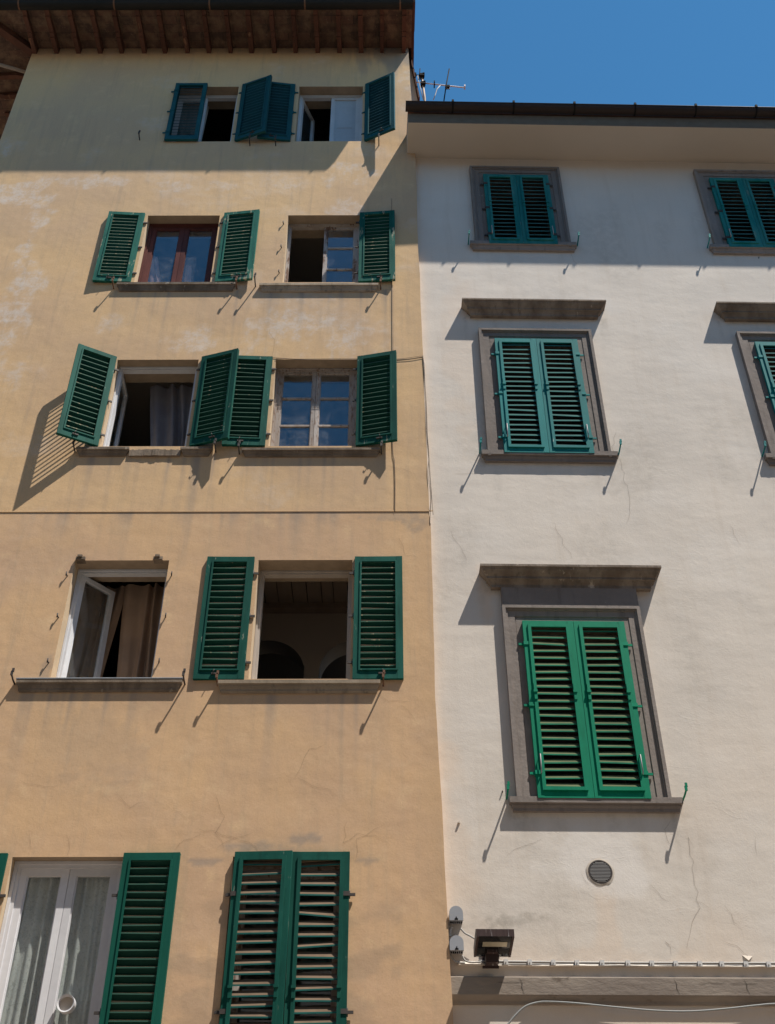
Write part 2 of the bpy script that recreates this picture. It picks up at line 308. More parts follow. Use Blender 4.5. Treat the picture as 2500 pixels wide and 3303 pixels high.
MT['clip'] = plain('white_clip_plastic', (.60,.585,.57), .5, var=.12); MT['vent'] = plain('brown_vent_plastic', (.09,.08,.078), .6, spec=.1); MT['vent_slat'] = plain('grey_vent_slats', (.30,.295,.295), .6, spec=.1); MT['black'] = plain('dark_recess', (.02,.018,.016), .95)
MT['pave'] = plain('street_paving', (.27,.215,.165), .85, var=.3, scale=1.5)
MT['pavement'] = plain('pavement_slabs', (.31,.25,.20), .85, var=.3, scale=2)

# ------------------------------------------------------------------ ground
g = MB(); g.quad((-400,-400,0),(400,-400,0),(400,400,0),(-400,400,0)); tag(g.build('street', MT['pave']), kind='structure')
g = MB(); g.box(-60, 60, -1.6, .0, .004, .13); tag(g.build('pavement', MT['pavement']), kind='structure')

opp = tag(empty('unseen_opposite_house', (0, -14, 0)), 'plain unseen house front across the street, added behind the viewpoint to block sky', 'building')  # unseen house, added and sized to block sky and lower ambient light
g = MB(); g.box(-45, 45, -10, 0, 0, 19.0); g.build('wall', MT['room'], opp)
g = MB(); g.box(-45.5, 45.5, -10.5, .9, 19.0, 19.3); g.build('roof', MT['tile'], opp)
g = MB(); g2 = MB()
for i in range(26):
    for k in range(5):
        g.box(-43+3.4*i, -41.9+3.4*i, 0, .02, 2.6+3.3*k, 4.4+3.3*k)
o = g.build('shuttered_windows', MT['g_frame'], opp); o['kind'] = 'stuff'

# ------------------------------------------------------------------ facade sheet with openings
def axis(lo, hi, cuts, step):
    pts = sorted({round(c, 4) for c in list(cuts) + [lo, hi] if lo - 1e-6 <= c <= hi + 1e-6}); out = []
    for a, b in zip(pts, pts[1:]):
        n = max(1, int(round((b-a)/step)))
        out += [a + (b-a)*i/n for i in range(n)]
    return out + [pts[-1]]
def facade(xlo, xhi, zlo, zhi, ops, step, edge=None, depth=.40):
    """grid of the wall front with rectangular openings and their reveals; edge(z) moves the right-hand border"""
    xs = axis(xlo, xhi, [c for o in ops for c in o[:2]], step); zs = axis(zlo, zhi, [c for o in ops for c in o[2:4]], step)
    xe = max([o[1] for o in ops]); b = MB(); idx = {}
    for j, z in enumerate(zs):
        for i, x in enumerate(xs):
            xx = x
            if edge and x > xe: xx = xe + (x-xe)*(edge(z)-xe)/(xhi-xe)
            idx[i, j] = len(b.v); b.v.append((xx, 0, z))
    for j in range(len(zs)-1):
        for i in range(len(xs)-1):
            cx = (xs[i]+xs[i+1])/2; cz = (zs[j]+zs[j+1])/2
            if any(o[0] < cx < o[1] and o[2] < cz < o[3] for o in ops): continue
            b.f.append((idx[i,j], idx[i+1,j], idx[i+1,j+1], idx[i,j+1])); b.m.append(0); b.sm.append(True)
    for x0, x1, z0, z1 in ops:
        d = depth
        b.quad((x0,0,z0),(x0,0,z1),(x0,d,z1),(x0,d,z0),2); b.quad((x1,0,z1),(x1,0,z0),(x1,d,z0),(x1,d,z1),2)
        b.quad((x0,0,z1),(x1,0,z1),(x1,d,z1),(x0,d,z1),3); b.quad((x0,0,z0),(x0,d,z0),(x1,d,z0),(x1,0,z0),2)
    return b, xs, zs
def fbm(x, z, s, o=5, seed=0.0): return noise.fractal(Vector((x*s+seed, seed*1.7, z*s)), 1.0, 2.0, o)   # about -1..1
def sst(x, a, b):
    t = min(1, max(0, (x-a)/(b-a))); return t*t*(3-2*t)
def wear_layer(o, fn):
    me = o.data; ca = me.color_attributes.new('wear', 'FLOAT_COLOR', 'POINT'); buf = []
    for v in me.vertices: buf += list(fn(v.co.x, v.co.z)) + [1.0]
    ca.data.foreach_set('color', buf)
def cracks(b, lst, conv, wd, y, m, jit=.012):
    for pts in lst:
        q = [conv(*p) for p in pts]; out = []
        for p0, p1 in zip(q, q[1:]):
            L = math.hypot(p1.x-p0.x, p1.z-p0.z); n = max(1, int(L/.065))
            for i in range(n):
                t = i/n; out.append((p0.x+(p1.x-p0.x)*t + random.uniform(-jit, jit), p0.z+(p1.z-p0.z)*t + random.uniform(-jit, jit)))
        out.append((q[-1].x, q[-1].z)); b.ribbon(out, wd, y, m)

# ================================================================== OCHRE BUILDING
AX0, AX1, BX0, BX1 = -3.39, -2.37, -1.40, -.38
ROW = {1: (16.95, 18.48), 2: (13.66, 15.12), 3: (10.70, 12.17), 4: (7.545, 9.03), 5: (3.0, 5.70)}
ochre = empty('ochre_building', (0, 0, 0))
tag(ochre, 'tall ochre plastered building with dark green louvred shutters and deep timber eaves', 'building')
ops = [(a, b, *ROW[r]) for r in ROW for a, b in ((AX0, AX1), (BX0, BX1))]
EDGE = [(0,.56)] + [(p.z, p.x) for p in (at(px, py) for px, py in ((1459,3220),(1452,3123),(1431,2705),(1404,2240),(1390,1701),(1385,1652),(1377,1464),(1372,1353),(1367,1226),(1364,1130),(1358,1000),(1354,884),(1348,794),(1344,597),(1339,496)))] + [(19.4,.365),(19.75,.36)]
def edge(z):
    for (z0, x0), (z1, x1) in zip(EDGE, EDGE[1:]):
        if z <= z1: return x0 + (x1-x0)*(z-z0)/(z1-z0) + .006*noise.noise(Vector((z*1.7, 3, 1)))
    return EDGE[-1][1]
b, xs, zs = facade(-5.886, .5, 0, 19.72, ops, .035, edge)
for z0, z1 in zip(zs, zs[1:]):                                     # right-hand return into the joint
    b.quad((edge(z0),0,z0),(edge(z0),.25,z0),(edge(z1),.25,z1),(edge(z1),0,z1), 0)
b.quad((-5.886,9,0),(-5.886,0,0),(-5.886,0,19.72),(-5.886,9,19.72), 0)
crk = [[(820,2680),(760,2700),(700,2735)],[(640,2670),(720,2690),(745,2705),(800,2712),(860,2760),(905,2762),(960,2740)],[(1120,2640),(1110,2720),(1150,2690),(1210,2700),(1250,2720)],[(1145,2770),(1150,2710),(1185,2695),(1240,2660)],
 [(690,2560),(720,2640),(700,2690),(725,2745)],[(560,2740),(600,2710),(650,2690)],[(1060,2400),(1000,2420),(950,2510)],[(955,2510),(1000,2530),(1080,2550)],[(870,1060),(885,1110),(870,1160),(880,1230)],[(1290,1730),(1310,1790),(1350,1800)],
 [(1250,1500),(1300,1510),(1340,1530)],[(380,2560),(420,2600),(470,2590)],[(60,2520),(140,2540),(200,2530)],[(210,2770),(220,2740),(215,2690)],[(1215,2230),(1260,2260),(1330,2265)],[(1290,2280),(1330,2300),(1345,2330)],[(560,2610),(600,2640)],[(90,2690),(100,2740)]]
cracks(b, crk, at, .0022, -.003, 1, .02)
b.box(-5.886, .512, -.007, -.002, 9.703, 9.716, 0)                # thin drip step where the upper render coat ends
wall = b.build('wall', [MT['ochre'], MT['crack'], MT['reveal'], MT['lintel']], ochre)
PATCH = [(at(px, py), rx, rz, a) for px, py, rx, rz, a in (
 (60,1000,.30,1.3,1.0),(40,620,.7,.35,.9),(100,730,.22,.6,.9),(250,590,.9,.18,.75),(600,600,.8,.14,.6),(950,590,.6,.14,.6),(1130,560,.45,.3,.9),(1110,680,.3,.25,.7),
 (45,1180,.35,.5,.7),(620,1090,.5,.3,.9),(800,1080,.35,.4,.9),(960,1060,.6,.45,1.0),(1100,1090,.45,.45,.9),(1240,1080,.3,.5,.5),(350,1050,.25,.2,.6),(1000,970,.8,.12,.6),
 (30,470,.1,.3,.7),(1350,300,.3,1.0,.6))]
GREY = [(at(px, py), rx, rz, a) for px, py, rx, rz, a in ((850,2728,.36,.05,.62),(985,2705,.22,.10,.75),(665,2777,.18,.035,.7),(1195,2777,.13,.035,.6),(1345,1690,.22,.16,.6),(1250,1670,.3,.06,.5),(900,2745,.5,.03,.4),(300,2420,.5,.5,.22),(150,2150,.06,.25,.5))]
SILLS = [(-3.62,-2.05,7.40),(-1.66,-.08,7.39),(-3.6,-2.05,10.53),(-1.66,-.08,10.52),(-3.58,-2.0,13.46),(-1.66,-.10,13.44)]
def wear_o(x, z):
    r = g_ = bl = 0.0
    n1 = fbm(x, z, 2.4, 5, 3.1)
    for c, rx, rz, a in PATCH:
        d = ((x-c.x)/rx)**2 + ((z-c.z)/rz)**2
        if d < 3: r = max(r, a*sst(1.1*n1 + .55*fbm(x*1.4, z*.8, 9, 4, 1.1) + .85 - d*.8, .2, .95))
    for c, rx, rz, a in GREY:
        d = ((x-c.x)/rx)**2 + ((z-c.z)/rz)**2
        if d < 3: g_ = max(g_, a*sst(.9*n1 + .5*fbm(x, z, 12, 4, 9.0) + 1.0 - d*.8, .25, .7))
    r = max(r, .30*sst(fbm(x, z*1.3, .9, 6, 11.0), .28, .55)*(1.0 if z > 9.7 else .25))
    for x0, x1, zs_ in SILLS:
        if x0-.05 < x < x1+.1 and zs_-1.6 < z < zs_+.05:
            s = fbm(x*9+40, 0, 1.0, 3, zs_); L = .35 + .6*abs(fbm(x*4, 0, 1, 2, zs_+5))
            g_ = max(g_, sst(s, .05, .5)*math.exp(-(zs_-z)/L)*.95)
            bl = max(bl, .30*math.exp(-(zs_-z)/.5))
    if z < 9.7: g_ = max(g_, .8*sst(fbm(x*6, 0, 1, 3, 21), .02, .45)*math.exp(-(9.7-z)/(.10+.35*abs(fbm(x*3, 0, 1, 2, 8)))))
    if z < 9.7: g_ = max(g_, .25*math.exp(-(9.7-z)/.02))
    if z < 6.4: bl = max(bl, .75*sst(fbm(x, z*2.0, 1.5, 5, 17), .02, .35)*sst(6.0-z, 0, 1.2)*(1 if -2.2 < x < -1.3 or -.4 < x < .1 else .25))
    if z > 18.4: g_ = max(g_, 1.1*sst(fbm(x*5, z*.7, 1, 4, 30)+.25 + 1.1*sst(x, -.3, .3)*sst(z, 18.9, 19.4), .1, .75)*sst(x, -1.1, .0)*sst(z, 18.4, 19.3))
    if x > .1 and z < 19: bl = max(bl, .3*sst(x, .2, .5))
    return r, g_, bl
wear_layer(wall, wear_o)

# ---- shutters
def shutter(parent, name_label, hx, z0, w, h, side, deg, n, fm, sm, gelosia=False, off=.03, hinge_m=None, twist=0.0, handle=False, broken=False):
    """louvred leaf: local x from the hinge, y=0 its room side, y=-t its street side when shut"""
    t = .042; st = .062; tr = .06; br = .095
    bx = lambda mb, a, c, *r: mb.box(side*a, side*c, *r)
    f = MB()
    bx(f, 0, st, -t, 0, 0, h); bx(f, w-st, w, -t, 0, 0, h); bx(f, st, w-st, -t+.002, -.002, 0, br); bx(f, st, w-st, -t+.002, -.002, h-tr, h)
    if gelosia:                                                     # tilting inner frame, split at mid height
        i0, i1, b0, b1 = st-.012, w-st+.012, br-.022, h-tr+.012; wd = .034
        bx(f, i0, i0+wd, -t-.014, -t+.003, b0+wd, b1-wd); bx(f, i1-wd, i1, -t-.014, -t+.003, b0+wd, b1-wd)
        bx(f, i0, i1, -t-.014, -t+.003, b0, b0+wd); bx(f, i0, i1, -t-.014, -t+.003, b1-wd, b1)
        mz = h*.57
        for xx in (i0+wd*.5, i1-wd*.5):
            bx(f, xx-.014, xx+.014, -t-.022, -t-.012, mz-.09, mz+.09); bx(f, xx-.02, xx+.02, -t-.03, -t-.012, mz-.012, mz+.012)
    else:                                                           # moulding around the louvres on the room side
        for q in ((st-.004, st+.014), (w-st-.014, w-st+.004)): bx(f, *q, -.004, .010, br, h-tr)
        bx(f, st+.014, w-st-.014, -.004, .010, br, br+.016); bx(f, st+.014, w-st-.014, -.004, .010, h-tr-.014, h-tr)
    o = f.build('shutter', fm, parent, (hx, -off, z0), math.radians(deg))
    if twist: o.rotation_euler.y = math.radians(twist)
    if name_label: o['label'] = name_label
    s = MB(); pitch = (h-br-tr)/n; xm = side*w/2
    for i in range(n):
        zc = br + pitch*(i+.5) + random.uniform(-.002, .002); dz = .021 + random.uniform(-.002, .002); rl = random.uniform(-.004, .004) if random.random() > .08 else random.uniform(-.011, .011)
        if broken and i in (n-1, n-6, n-9): rl = random.choice((-.018, .013)); dz *= random.uniform(.7, 1.1)
        hw = w/2-st+.002; y0_, y1_ = -t/2-.014, -t/2+.014; rs = dz*1.05; tv = (.014 if gelosia else .011)
        c = []
        for zz in (-tv/2, tv/2):
            for sx, yy in ((-1,y0_),(1,y0_),(1,y1_),(-1,y1_)):
                c.append((xm+sx*hw, yy, zc + (rs if yy > -t/2 else -rs) + zz + sx*rl))
        k0 = len(s.m); s.hexa(c)
        for q, mi in ((0,0),(1,1),(2,2),(4,2)): s.m[k0+q] = mi
    s.build('slat_panel', [sm, MT[sm.name+'_top'], MT[sm.name+'_edge']], o)
    for k, fz in enumerate((.13, .5, .86)):
        q = MB(); zc = h*fz
        bx(q, -.006, .05, -t-.008, -t+.002, zc-.02, zc+.02); q.tube([(0, -t*.4, zc-.035), (0, -t*.4, zc+.035)], .010, 6)
        bx(q, -.055, .004, -t*.4-.007, -t*.4+.007, zc-.012, zc+.012)
        q.build('hinge', hinge_m or MT['iron'], o)
    if handle:
        q = MB(); q.tube([(side*.05, -t-.004, h*.12), (side*.05, -t-.03, h*.125), (side*.052, -t-.03, h*.22), (side*.052, -t-.004, h*.225)], .006, 6); q.build('handle', MT['alu'], o)
    else:
        q = MB(); c = w*.55; bx(q, c-.02, c+.05, -.002, .012, .05, .066); q.tube([(side*(c+.03), .008, .06), (side*(c+.03), .03, .062), (side*(c+.02), .034, .09)], .005, 6); q.build('latch', MT['iron'], o)
    return o
def catch(parent, x, z, p, m, up=.07):                              # iron stop that holds an open leaf
    q = MB(); q.tube([(x, .02, z-.03), (x, -p*.55, z-.02), (x, -p, z)], .009, 6); q.box(x-.012, x+.012, -p-.008, -p+.004, z-.01, z+up*.55); q.box(x-.004, x+.018, -p-.008, -p+.004, z+up*.4, z+up)
    return q.build('shutter_catch', m, parent)
def pins(parent, x, z0, z1, side):
    for fz in (.13, .5, .86):
        z = z0 + (z1-z0)*fz; q = MB(); q.tube([(x, .02, z), (x+side*.01, -.032, z+.002)], .007, 6); q.tube([(x+side*.01, -.032, z-.015), (x+side*.01, -.032, z+.035)], .007, 6); q.build('hinge_pin', MT['iron'], parent)

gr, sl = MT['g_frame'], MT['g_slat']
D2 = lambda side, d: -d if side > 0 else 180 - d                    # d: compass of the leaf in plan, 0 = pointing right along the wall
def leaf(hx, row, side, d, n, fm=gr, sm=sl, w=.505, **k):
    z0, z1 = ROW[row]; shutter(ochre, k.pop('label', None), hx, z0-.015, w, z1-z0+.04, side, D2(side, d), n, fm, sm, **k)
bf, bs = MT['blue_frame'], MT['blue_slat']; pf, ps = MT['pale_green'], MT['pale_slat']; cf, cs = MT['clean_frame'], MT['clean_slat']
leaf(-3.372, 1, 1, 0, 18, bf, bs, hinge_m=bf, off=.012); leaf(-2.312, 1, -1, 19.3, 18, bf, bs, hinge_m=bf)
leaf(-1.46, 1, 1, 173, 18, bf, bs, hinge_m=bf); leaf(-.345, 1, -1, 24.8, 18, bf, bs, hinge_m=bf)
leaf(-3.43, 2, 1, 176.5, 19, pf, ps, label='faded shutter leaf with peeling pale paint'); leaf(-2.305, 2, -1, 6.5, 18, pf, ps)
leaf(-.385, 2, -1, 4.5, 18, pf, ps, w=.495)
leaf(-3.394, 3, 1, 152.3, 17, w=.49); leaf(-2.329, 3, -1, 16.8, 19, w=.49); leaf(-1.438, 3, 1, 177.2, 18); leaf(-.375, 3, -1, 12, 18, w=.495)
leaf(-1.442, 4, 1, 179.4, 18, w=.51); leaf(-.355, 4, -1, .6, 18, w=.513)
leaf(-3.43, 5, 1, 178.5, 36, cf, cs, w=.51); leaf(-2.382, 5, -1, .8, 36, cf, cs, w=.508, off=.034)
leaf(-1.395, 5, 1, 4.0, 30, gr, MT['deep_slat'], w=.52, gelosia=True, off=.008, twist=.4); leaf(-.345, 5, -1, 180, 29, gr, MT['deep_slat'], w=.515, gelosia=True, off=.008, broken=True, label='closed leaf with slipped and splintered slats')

# ---- sills
def sill(x0, x1, ztop, zb, p, m, mid=None):
    h = ztop-zb; pr = [(0,ztop+.004),(p,ztop),(p,ztop-h*.30),(p-.012,ztop-h*.36),(p-.016,ztop-h*.5),(p*.45,ztop-h*.72),(p*.42,ztop-h*.85),(.012,zb),(0,zb)]
    b = MB()
    if mid is None: b.moulding(pr, x0, x1)
    else:
        a, c = mid; b.moulding(pr, x0, a); b.moulding(pr, c, x1)
        xs_ = [a + (c-a)*i/24 for i in range(25)]                   # broken edge between the two sound ends
        for i in range(24):
            y0 = -.022-.015*abs(noise.noise(Vector((xs_[i]*9, 0, 0)))); zt = ztop-.012-.03*abs(noise.noise(Vector((xs_[i]*13, 4, 0))))
            b.box(xs_[i], xs_[i+1]+.0005, y0, .01, zb, zt)
    return b.build('window_sill', m, ochre)
sill(-3.60, -2.02, 13.605, 13.47, .055, MT['old_dark']); sill(-1.70, -.115, 13.58, 13.455, .055, MT['old_stone'])
sill(-3.64, -2.05, 10.645, 10.535, .055, MT['old_dark'], (-3.02, -2.42)); sill(-1.70, -.085, 10.625, 10.52, .055, MT['old_dark'])
sill(-3.71, -2.055, 7.522, 7.395, .05, MT['old_dark']); sill(-1.70, -.075, 7.505, 7.375, .055, MT['old_stone'])
b = MB(); b.box(-3.715, -2.05, -.054, .02, 7.5245, 7.534); b.build('sill_capping', MT['zinc'], ochre)
for x, z, p, r in ((-3.735,7.52,.14,'iron'),(-2.03,7.51,.14,'iron'),(-1.70,7.50,.12,'rust'),(-.045,7.49,.14,'rust'),(-3.66,10.64,.12,'iron'),(-2.01,10.63,.13,'iron'),(-1.73,10.60,.12,'iron'),(-.07,10.60,.12,'iron'),
                   (-3.64,13.56,.12,'rust'),(-2.00,13.55,.13,'rust'),(-1.755,13.60,.15,'iron'),(-.085,13.54,.12,'rust'),(-3.76,17.02,.10,'iron'),(-2.07,16.86,.13,'iron'),(-1.68,16.86,.12,'iron'),(-.12,16.86,.14,'iron')):
    catch(ochre, x, z, p, MT[r])
pins(ochre, AX0-.045, *ROW[4], -1); pins(ochre, AX1+.045, *ROW[4], 1); pins(ochre, BX0-.05, *ROW[2], -1)
b = MB()
for x in (-3.36, -2.52): 
    b.box(x-.02, x+.08, -.03, .06, 9.028, 9.062); b.box(x, x+.05, -.05, .0, 9.05, 9.075)
b.build('lintel_bracket', MT['old_dark'], ochre)

# ---- windows
def casement(win, hx, y, z0, w, h, side, deg, m, gm, bars=0, panel=False, st=.052, th=.045):
    bx = lambda mb, a, c, *r: mb.box(side*a, side*c, *r)
    f = MB(); bx(f, 0, st, 0, th, 0, h); bx(f, w-st, w, 0, th, 0, h); bx(f, st, w-st, .001, th-.001, 0, st*1.2); bx(f, st, w-st, .001, th-.001, h-st, h)
    for q in ((st-.001, st+.012), (w-st-.012, w-st+.001)): bx(f, *q, .012, th-.005, st, h-st)
    for k in range(bars):
        z = h*(k+1)/(bars+1); bx(f, st, w-st, .008, th-.006, z-.014, z+.014)
    o = f.build('casement', m, win, (hx, y, z0), math.radians(deg))
    g = MB()
    if panel:
        bx(g, st, w-st, .018, .03, st, h-st)
        for za, zb in ((st+.03, h*.36), (h*.41, h-st-.05)):
            bx(g, st+.055, w-st-.055, .012, .02, za+.02, zb-.0)
            bx(g, st+.04, w-st-.04, .0165, .0185, za, zb+.015)
        g.build('panel', MT['w_panel'], win, (hx, y, z0), math.radians(deg))
    else:
        bx(g, st-.005, w-st+.005, .022, .026, st, h-st+.005); g.build('pane', gm, win, (hx, y, z0), math.radians(deg))
    return o
def window(x0, x1, row, y, m, left, right, gm=None, bars=0, fw=.05, rm='room', rd=2.4, panel_r=False, st=.052):
    """left / right: degrees the casement is swung into the room"""
    z0, z1 = ROW[row]; gm = gm or MT['glass']
    f = MB(); d = .07
    f.box(x0+.003, x0+fw, y, y+d, z0, z1-.003); f.box(x1-fw, x1-.003, y, y+d, z0, z1-.003); f.box(x0+fw, x1-fw, y+.001, y+d-.001, z1-fw, z1-.003); f.box(x0+fw, x1-fw, y+.001, y+d-.001, z0, z0+.035)
    f.box(x0+.003, x0+fw*.5, y-.012, y+.001, z0, z1-.003); f.box(x1-fw*.5, x1-.003, y-.012, y+.001, z0, z1-.003); f.box(x0+fw*.5, x1-fw*.5, y-.011, y+.001, z1-fw*.5, z1-.003)
    win = f.build('window', m, ochre)
    cw = (x1-x0-2*fw)/2; ch = z1-z0-fw-.037
    casement(win, x0+fw, y+.012, z0+.036, cw-.002, ch, 1, left, m, gm, bars, st=st)
    casement(win, x1-fw, y+.012, z0+.036, cw-.002, ch, -1, -right, m, gm, bars, panel_r, st=st)
    # the room behind
    r = MB(); a, c, e, h0, h1 = x0-.45, x1+.45, y+.34+rd, z0-.85, z1+.62
    yy = .402
    r.quad((a,e,h0),(c,e,h0),(c,e,h1),(a,e,h1)); r.quad((a,yy,h0),(a,e,h0),(a,e,h1),(a,yy,h1)); r.quad((c,e,h0),(c,yy,h0),(c,yy,h1),(c,e,h1)); r.quad((a,yy,h1),(a,e,h1),(c,e,h1),(c,yy,h1)); r.quad((a,yy,h0),(c,yy,h0),(c,e,h0),(a,e,h0))
    r.quad((a,yy,h0),(a,yy,h1),(x0,yy,h1),(x0,yy,h0)); r.quad((x1,yy,h0),(x1,yy,h1),(c,yy,h1),(c,yy,h0)); r.quad((x0,yy,z1),(x0,yy,h1),(x1,yy,h1),(x1,yy,z1)); r.quad((x0,yy,h0),(x0,yy,z0),(x1,yy,z0),(x1,yy,h0))
    if rd > 0: r.build('room', MT[rm], ochre)
    return win
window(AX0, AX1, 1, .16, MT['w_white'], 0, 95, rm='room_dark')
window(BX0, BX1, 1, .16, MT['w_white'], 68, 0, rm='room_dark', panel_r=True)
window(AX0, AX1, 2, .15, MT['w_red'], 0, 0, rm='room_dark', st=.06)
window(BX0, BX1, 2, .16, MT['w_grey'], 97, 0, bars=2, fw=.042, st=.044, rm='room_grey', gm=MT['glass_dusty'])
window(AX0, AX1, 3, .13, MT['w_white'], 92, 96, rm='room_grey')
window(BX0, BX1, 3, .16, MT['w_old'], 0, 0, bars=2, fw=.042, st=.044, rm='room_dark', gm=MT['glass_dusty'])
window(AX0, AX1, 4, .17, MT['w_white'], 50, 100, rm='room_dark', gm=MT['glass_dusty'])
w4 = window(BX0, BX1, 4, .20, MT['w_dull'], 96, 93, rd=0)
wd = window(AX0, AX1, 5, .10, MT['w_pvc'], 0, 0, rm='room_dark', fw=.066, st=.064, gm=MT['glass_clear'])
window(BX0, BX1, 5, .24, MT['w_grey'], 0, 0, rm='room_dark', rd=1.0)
# ventilator set in the glass of the lowest left-hand window
b = MB(); cx, cz = -2.708, 4.458; R_ = .073; n = 28
prof = [(R_*.0,.125),(R_*.80,.125),(R_*.84,.065),(R_,.06),(R_*1.02,.075),(R_*1.02,.13)]
for i in range(n):
    a0 = 2*math.pi*i/n; a1 = 2*math.pi*(i+1)/n
    for (r0, y0), (r1, y1) in zip(prof, prof[1:]):
        P = lambda r, a, y: (cx+r*math.cos(a), y, cz+r*math.sin(a))
        b.quad(P(r0,a0,y0), P(r1,a0,y1), P(r1,a1,y1), P(r0,a1,y0), 0)
b.build('pane_ventilator', MT['w_pvc'], wd)
b = MB(); b.poly([(cx+R_*.82*math.cos(2*math.pi*i/n), .1, cz+R_*.82*math.sin(2*math.pi*i/n)) for i in range(n)]); b.build('ventilator_disc', MT['disc'], wd)
# vaulted room behind the open window of the fourth row
def vault_room():
    z0, z1 = ROW[4]; b = MB(); yy, e, a, c, h0, h1 = .402, 2.0, BX0-.6, BX1+.6, z0-.85, 9.76
    b.quad((a,yy,h0),(a,e,h0),(a,e,h1),(a,yy,h1)); b.quad((c,e,h0),(c,yy,h0),(c,yy,h1),(c,e,h1)); b.quad((a,yy,h0),(c,yy,h0),(c,e,h0),(a,e,h0))
    b.quad((a,yy,h0),(a,yy,h1),(BX0,yy,h1),(BX0,yy,h0)); b.quad((BX1,yy,h0),(BX1,yy,h1),(c,yy,h1),(c,yy,h0)); b.quad((BX0,yy,z1),(BX0,yy,h1),(BX1,yy,h1),(BX1,yy,z1)); b.quad((BX0,yy,h0),(BX0,yy,z0),(BX1,yy,z0),(BX1,yy,h0))
    arches = [(-1.47,.455,8.83),(-.38,.455,8.83)]                   # centre, radius, springing
    def top(x):
        for cx, r, zs_ in arches:
            if abs(x-cx) < r: return zs_ + math.sqrt(r*r-(x-cx)**2)*.99
        return None
    n = 160
    for i in range(n):
        xa = a+(c-a)*i/n; xb = a+(c-a)*(i+1)/n; t = top((xa+xb)/2)
        if t is None: b.quad((xa,e,h0),(xb,e,h0),(xb,e,h1),(xa,e,h1))
        else:
            ta = top(xa) or t; tb = top(xb) or t
            b.quad((xa,e,ta),(xb,e,tb),(xb,e,h1),(xa,e,h1)); b.quad((xa,e,ta),(xa,e+.3,ta),(xb,e+.3,tb),(xb,e,tb),2)
    for cx, r, zs_ in arches:
        for s in (-1, 1): b.quad((cx+s*r,e,h0),(cx+s*r,e+.3,h0),(cx+s*r,e+.3,zs_),(cx+s*r,e,zs_),2)
    b.quad((a,e+.9,h0),(c,e+.9,h0),(c,e+.9,h1),(a,e+.9,h1),1)
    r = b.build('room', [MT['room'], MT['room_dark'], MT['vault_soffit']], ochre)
    b = MB(); x = a
    while x < c:
        wv = random.uniform(.13,.19); b.box(x, x+wv-.012, yy, e, 9.76+random.uniform(0,.008), 9.80); x += wv
    b.box(a, c, e-.12, e, 9.68, 9.76); b.build('ceiling_boards', MT['wood'], ochre)
vault_room()

# ---- curtains: they hang behind the windows and are things of their own
def curtain(name, x0, x1, y, z0, z1, folds, amp, m, label, group=None, gather=0.0, gtop=None):
    b = MB(); nx, nz_ = folds*10, 24; rows = []; ph = random.uniform(0, 6)
    for j in range(nz_+1):
        t = j/nz_; z = z0+(z1-z0)*t; row = []
        for i in range(nx+1):
            s = i/nx; xl = x0 + gather*t; xr = x1 if gtop is None else x1 + (gtop-x1)*t
            x = xl+(xr-xl)*s; sw = s + .10*noise.noise(Vector((s*3.1+ph, t*1.3, ph))); yy = y + amp*(.6+.5*(1-t))*(.65+.6*noise.noise(Vector((s*5, t*.8, ph+3))))*math.sin(sw*folds*2*math.pi + ph + .6*math.sin(2.2*t+ph)) + amp*.6*math.sin(sw*folds*4.7+1.3*t) + amp*.7*noise.noise(Vector((s*9, t*7, ph)))*(1-t)
            row.append(len(b.v)); b.v.append((x+.01*math.sin(t*5+s*9), yy, z))
        rows.append(row)
    for j in range(nz_):
        for i in range(nx):
            b.f.append((rows[j][i], rows[j][i+1], rows[j+1][i+1], rows[j+1][i])); b.m.append(0); b.sm.append(True)
    cx, zz = (x0+x1)/2, z0
    b.v = [(vx-cx, vy-y, vz-zz) for vx, vy, vz in b.v]
    return tag(b.build(name, m, None, (cx, y, zz)), label, 'curtain', group)
curtain('curtain', -2.82, -2.36, .46, 10.2, 12.16, 5, .045, MT['cur_grey'], 'dark slate curtain hanging behind the open white window with the tilted shutters', gather=-.22)
curtain('curtain', -2.86, -2.30, .62, 7.0, 9.14, 6, .04, MT['cur_brown'], 'brown curtain drawn along the right side of the shutterless open window', gather=-.11)
curtain('curtain', -3.52, -3.12, .66, 7.0, 9.14, 5, .03, MT['cur_brown'], 'brown curtain seen through the swung casement of the shutterless window', gtop=-2.97)
curtain('lace_curtain', -3.32, -2.92, .20, 3.0, 5.62, 5, .028, MT['lace'], 'patterned lace curtain in the left leaf of the lowest white glazed door', 'lace curtains behind the glazed door')
curtain('lace_curtain', -2.86, -2.42, .20, 3.0, 5.62, 6, .026, MT['lace'], 'patterned lace curtain behind the pane with the round ventilator', 'lace curtains behind the glazed door')
MT['cur_pink'] = cloth('dusty_pink_cloth', (.42,.27,.27), (.36,.23,.23))
curtain('curtain', -3.31, -2.98, .27, 13.5, 14.55, 3, .012, MT['cur_pink'], 'dusty pink curtain tied aside behind the left pane of the red brown window', 'pink curtains behind the red brown window', gtop=-3.24)
curtain('curtain', -2.80, -2.62, .27, 13.5, 14.35, 2, .010, MT['cur_pink'], 'narrow dusty pink curtain tied aside behind the right pane of the red brown window', 'pink curtains behind the red brown window', gtop=-2.74)
curtain('curtain', -3.35, -2.9, .34, 16.8, 18.5, 4, .015, MT['room_grey'], 'grey cloth behind the shut blue green shutter leaf under the eaves')

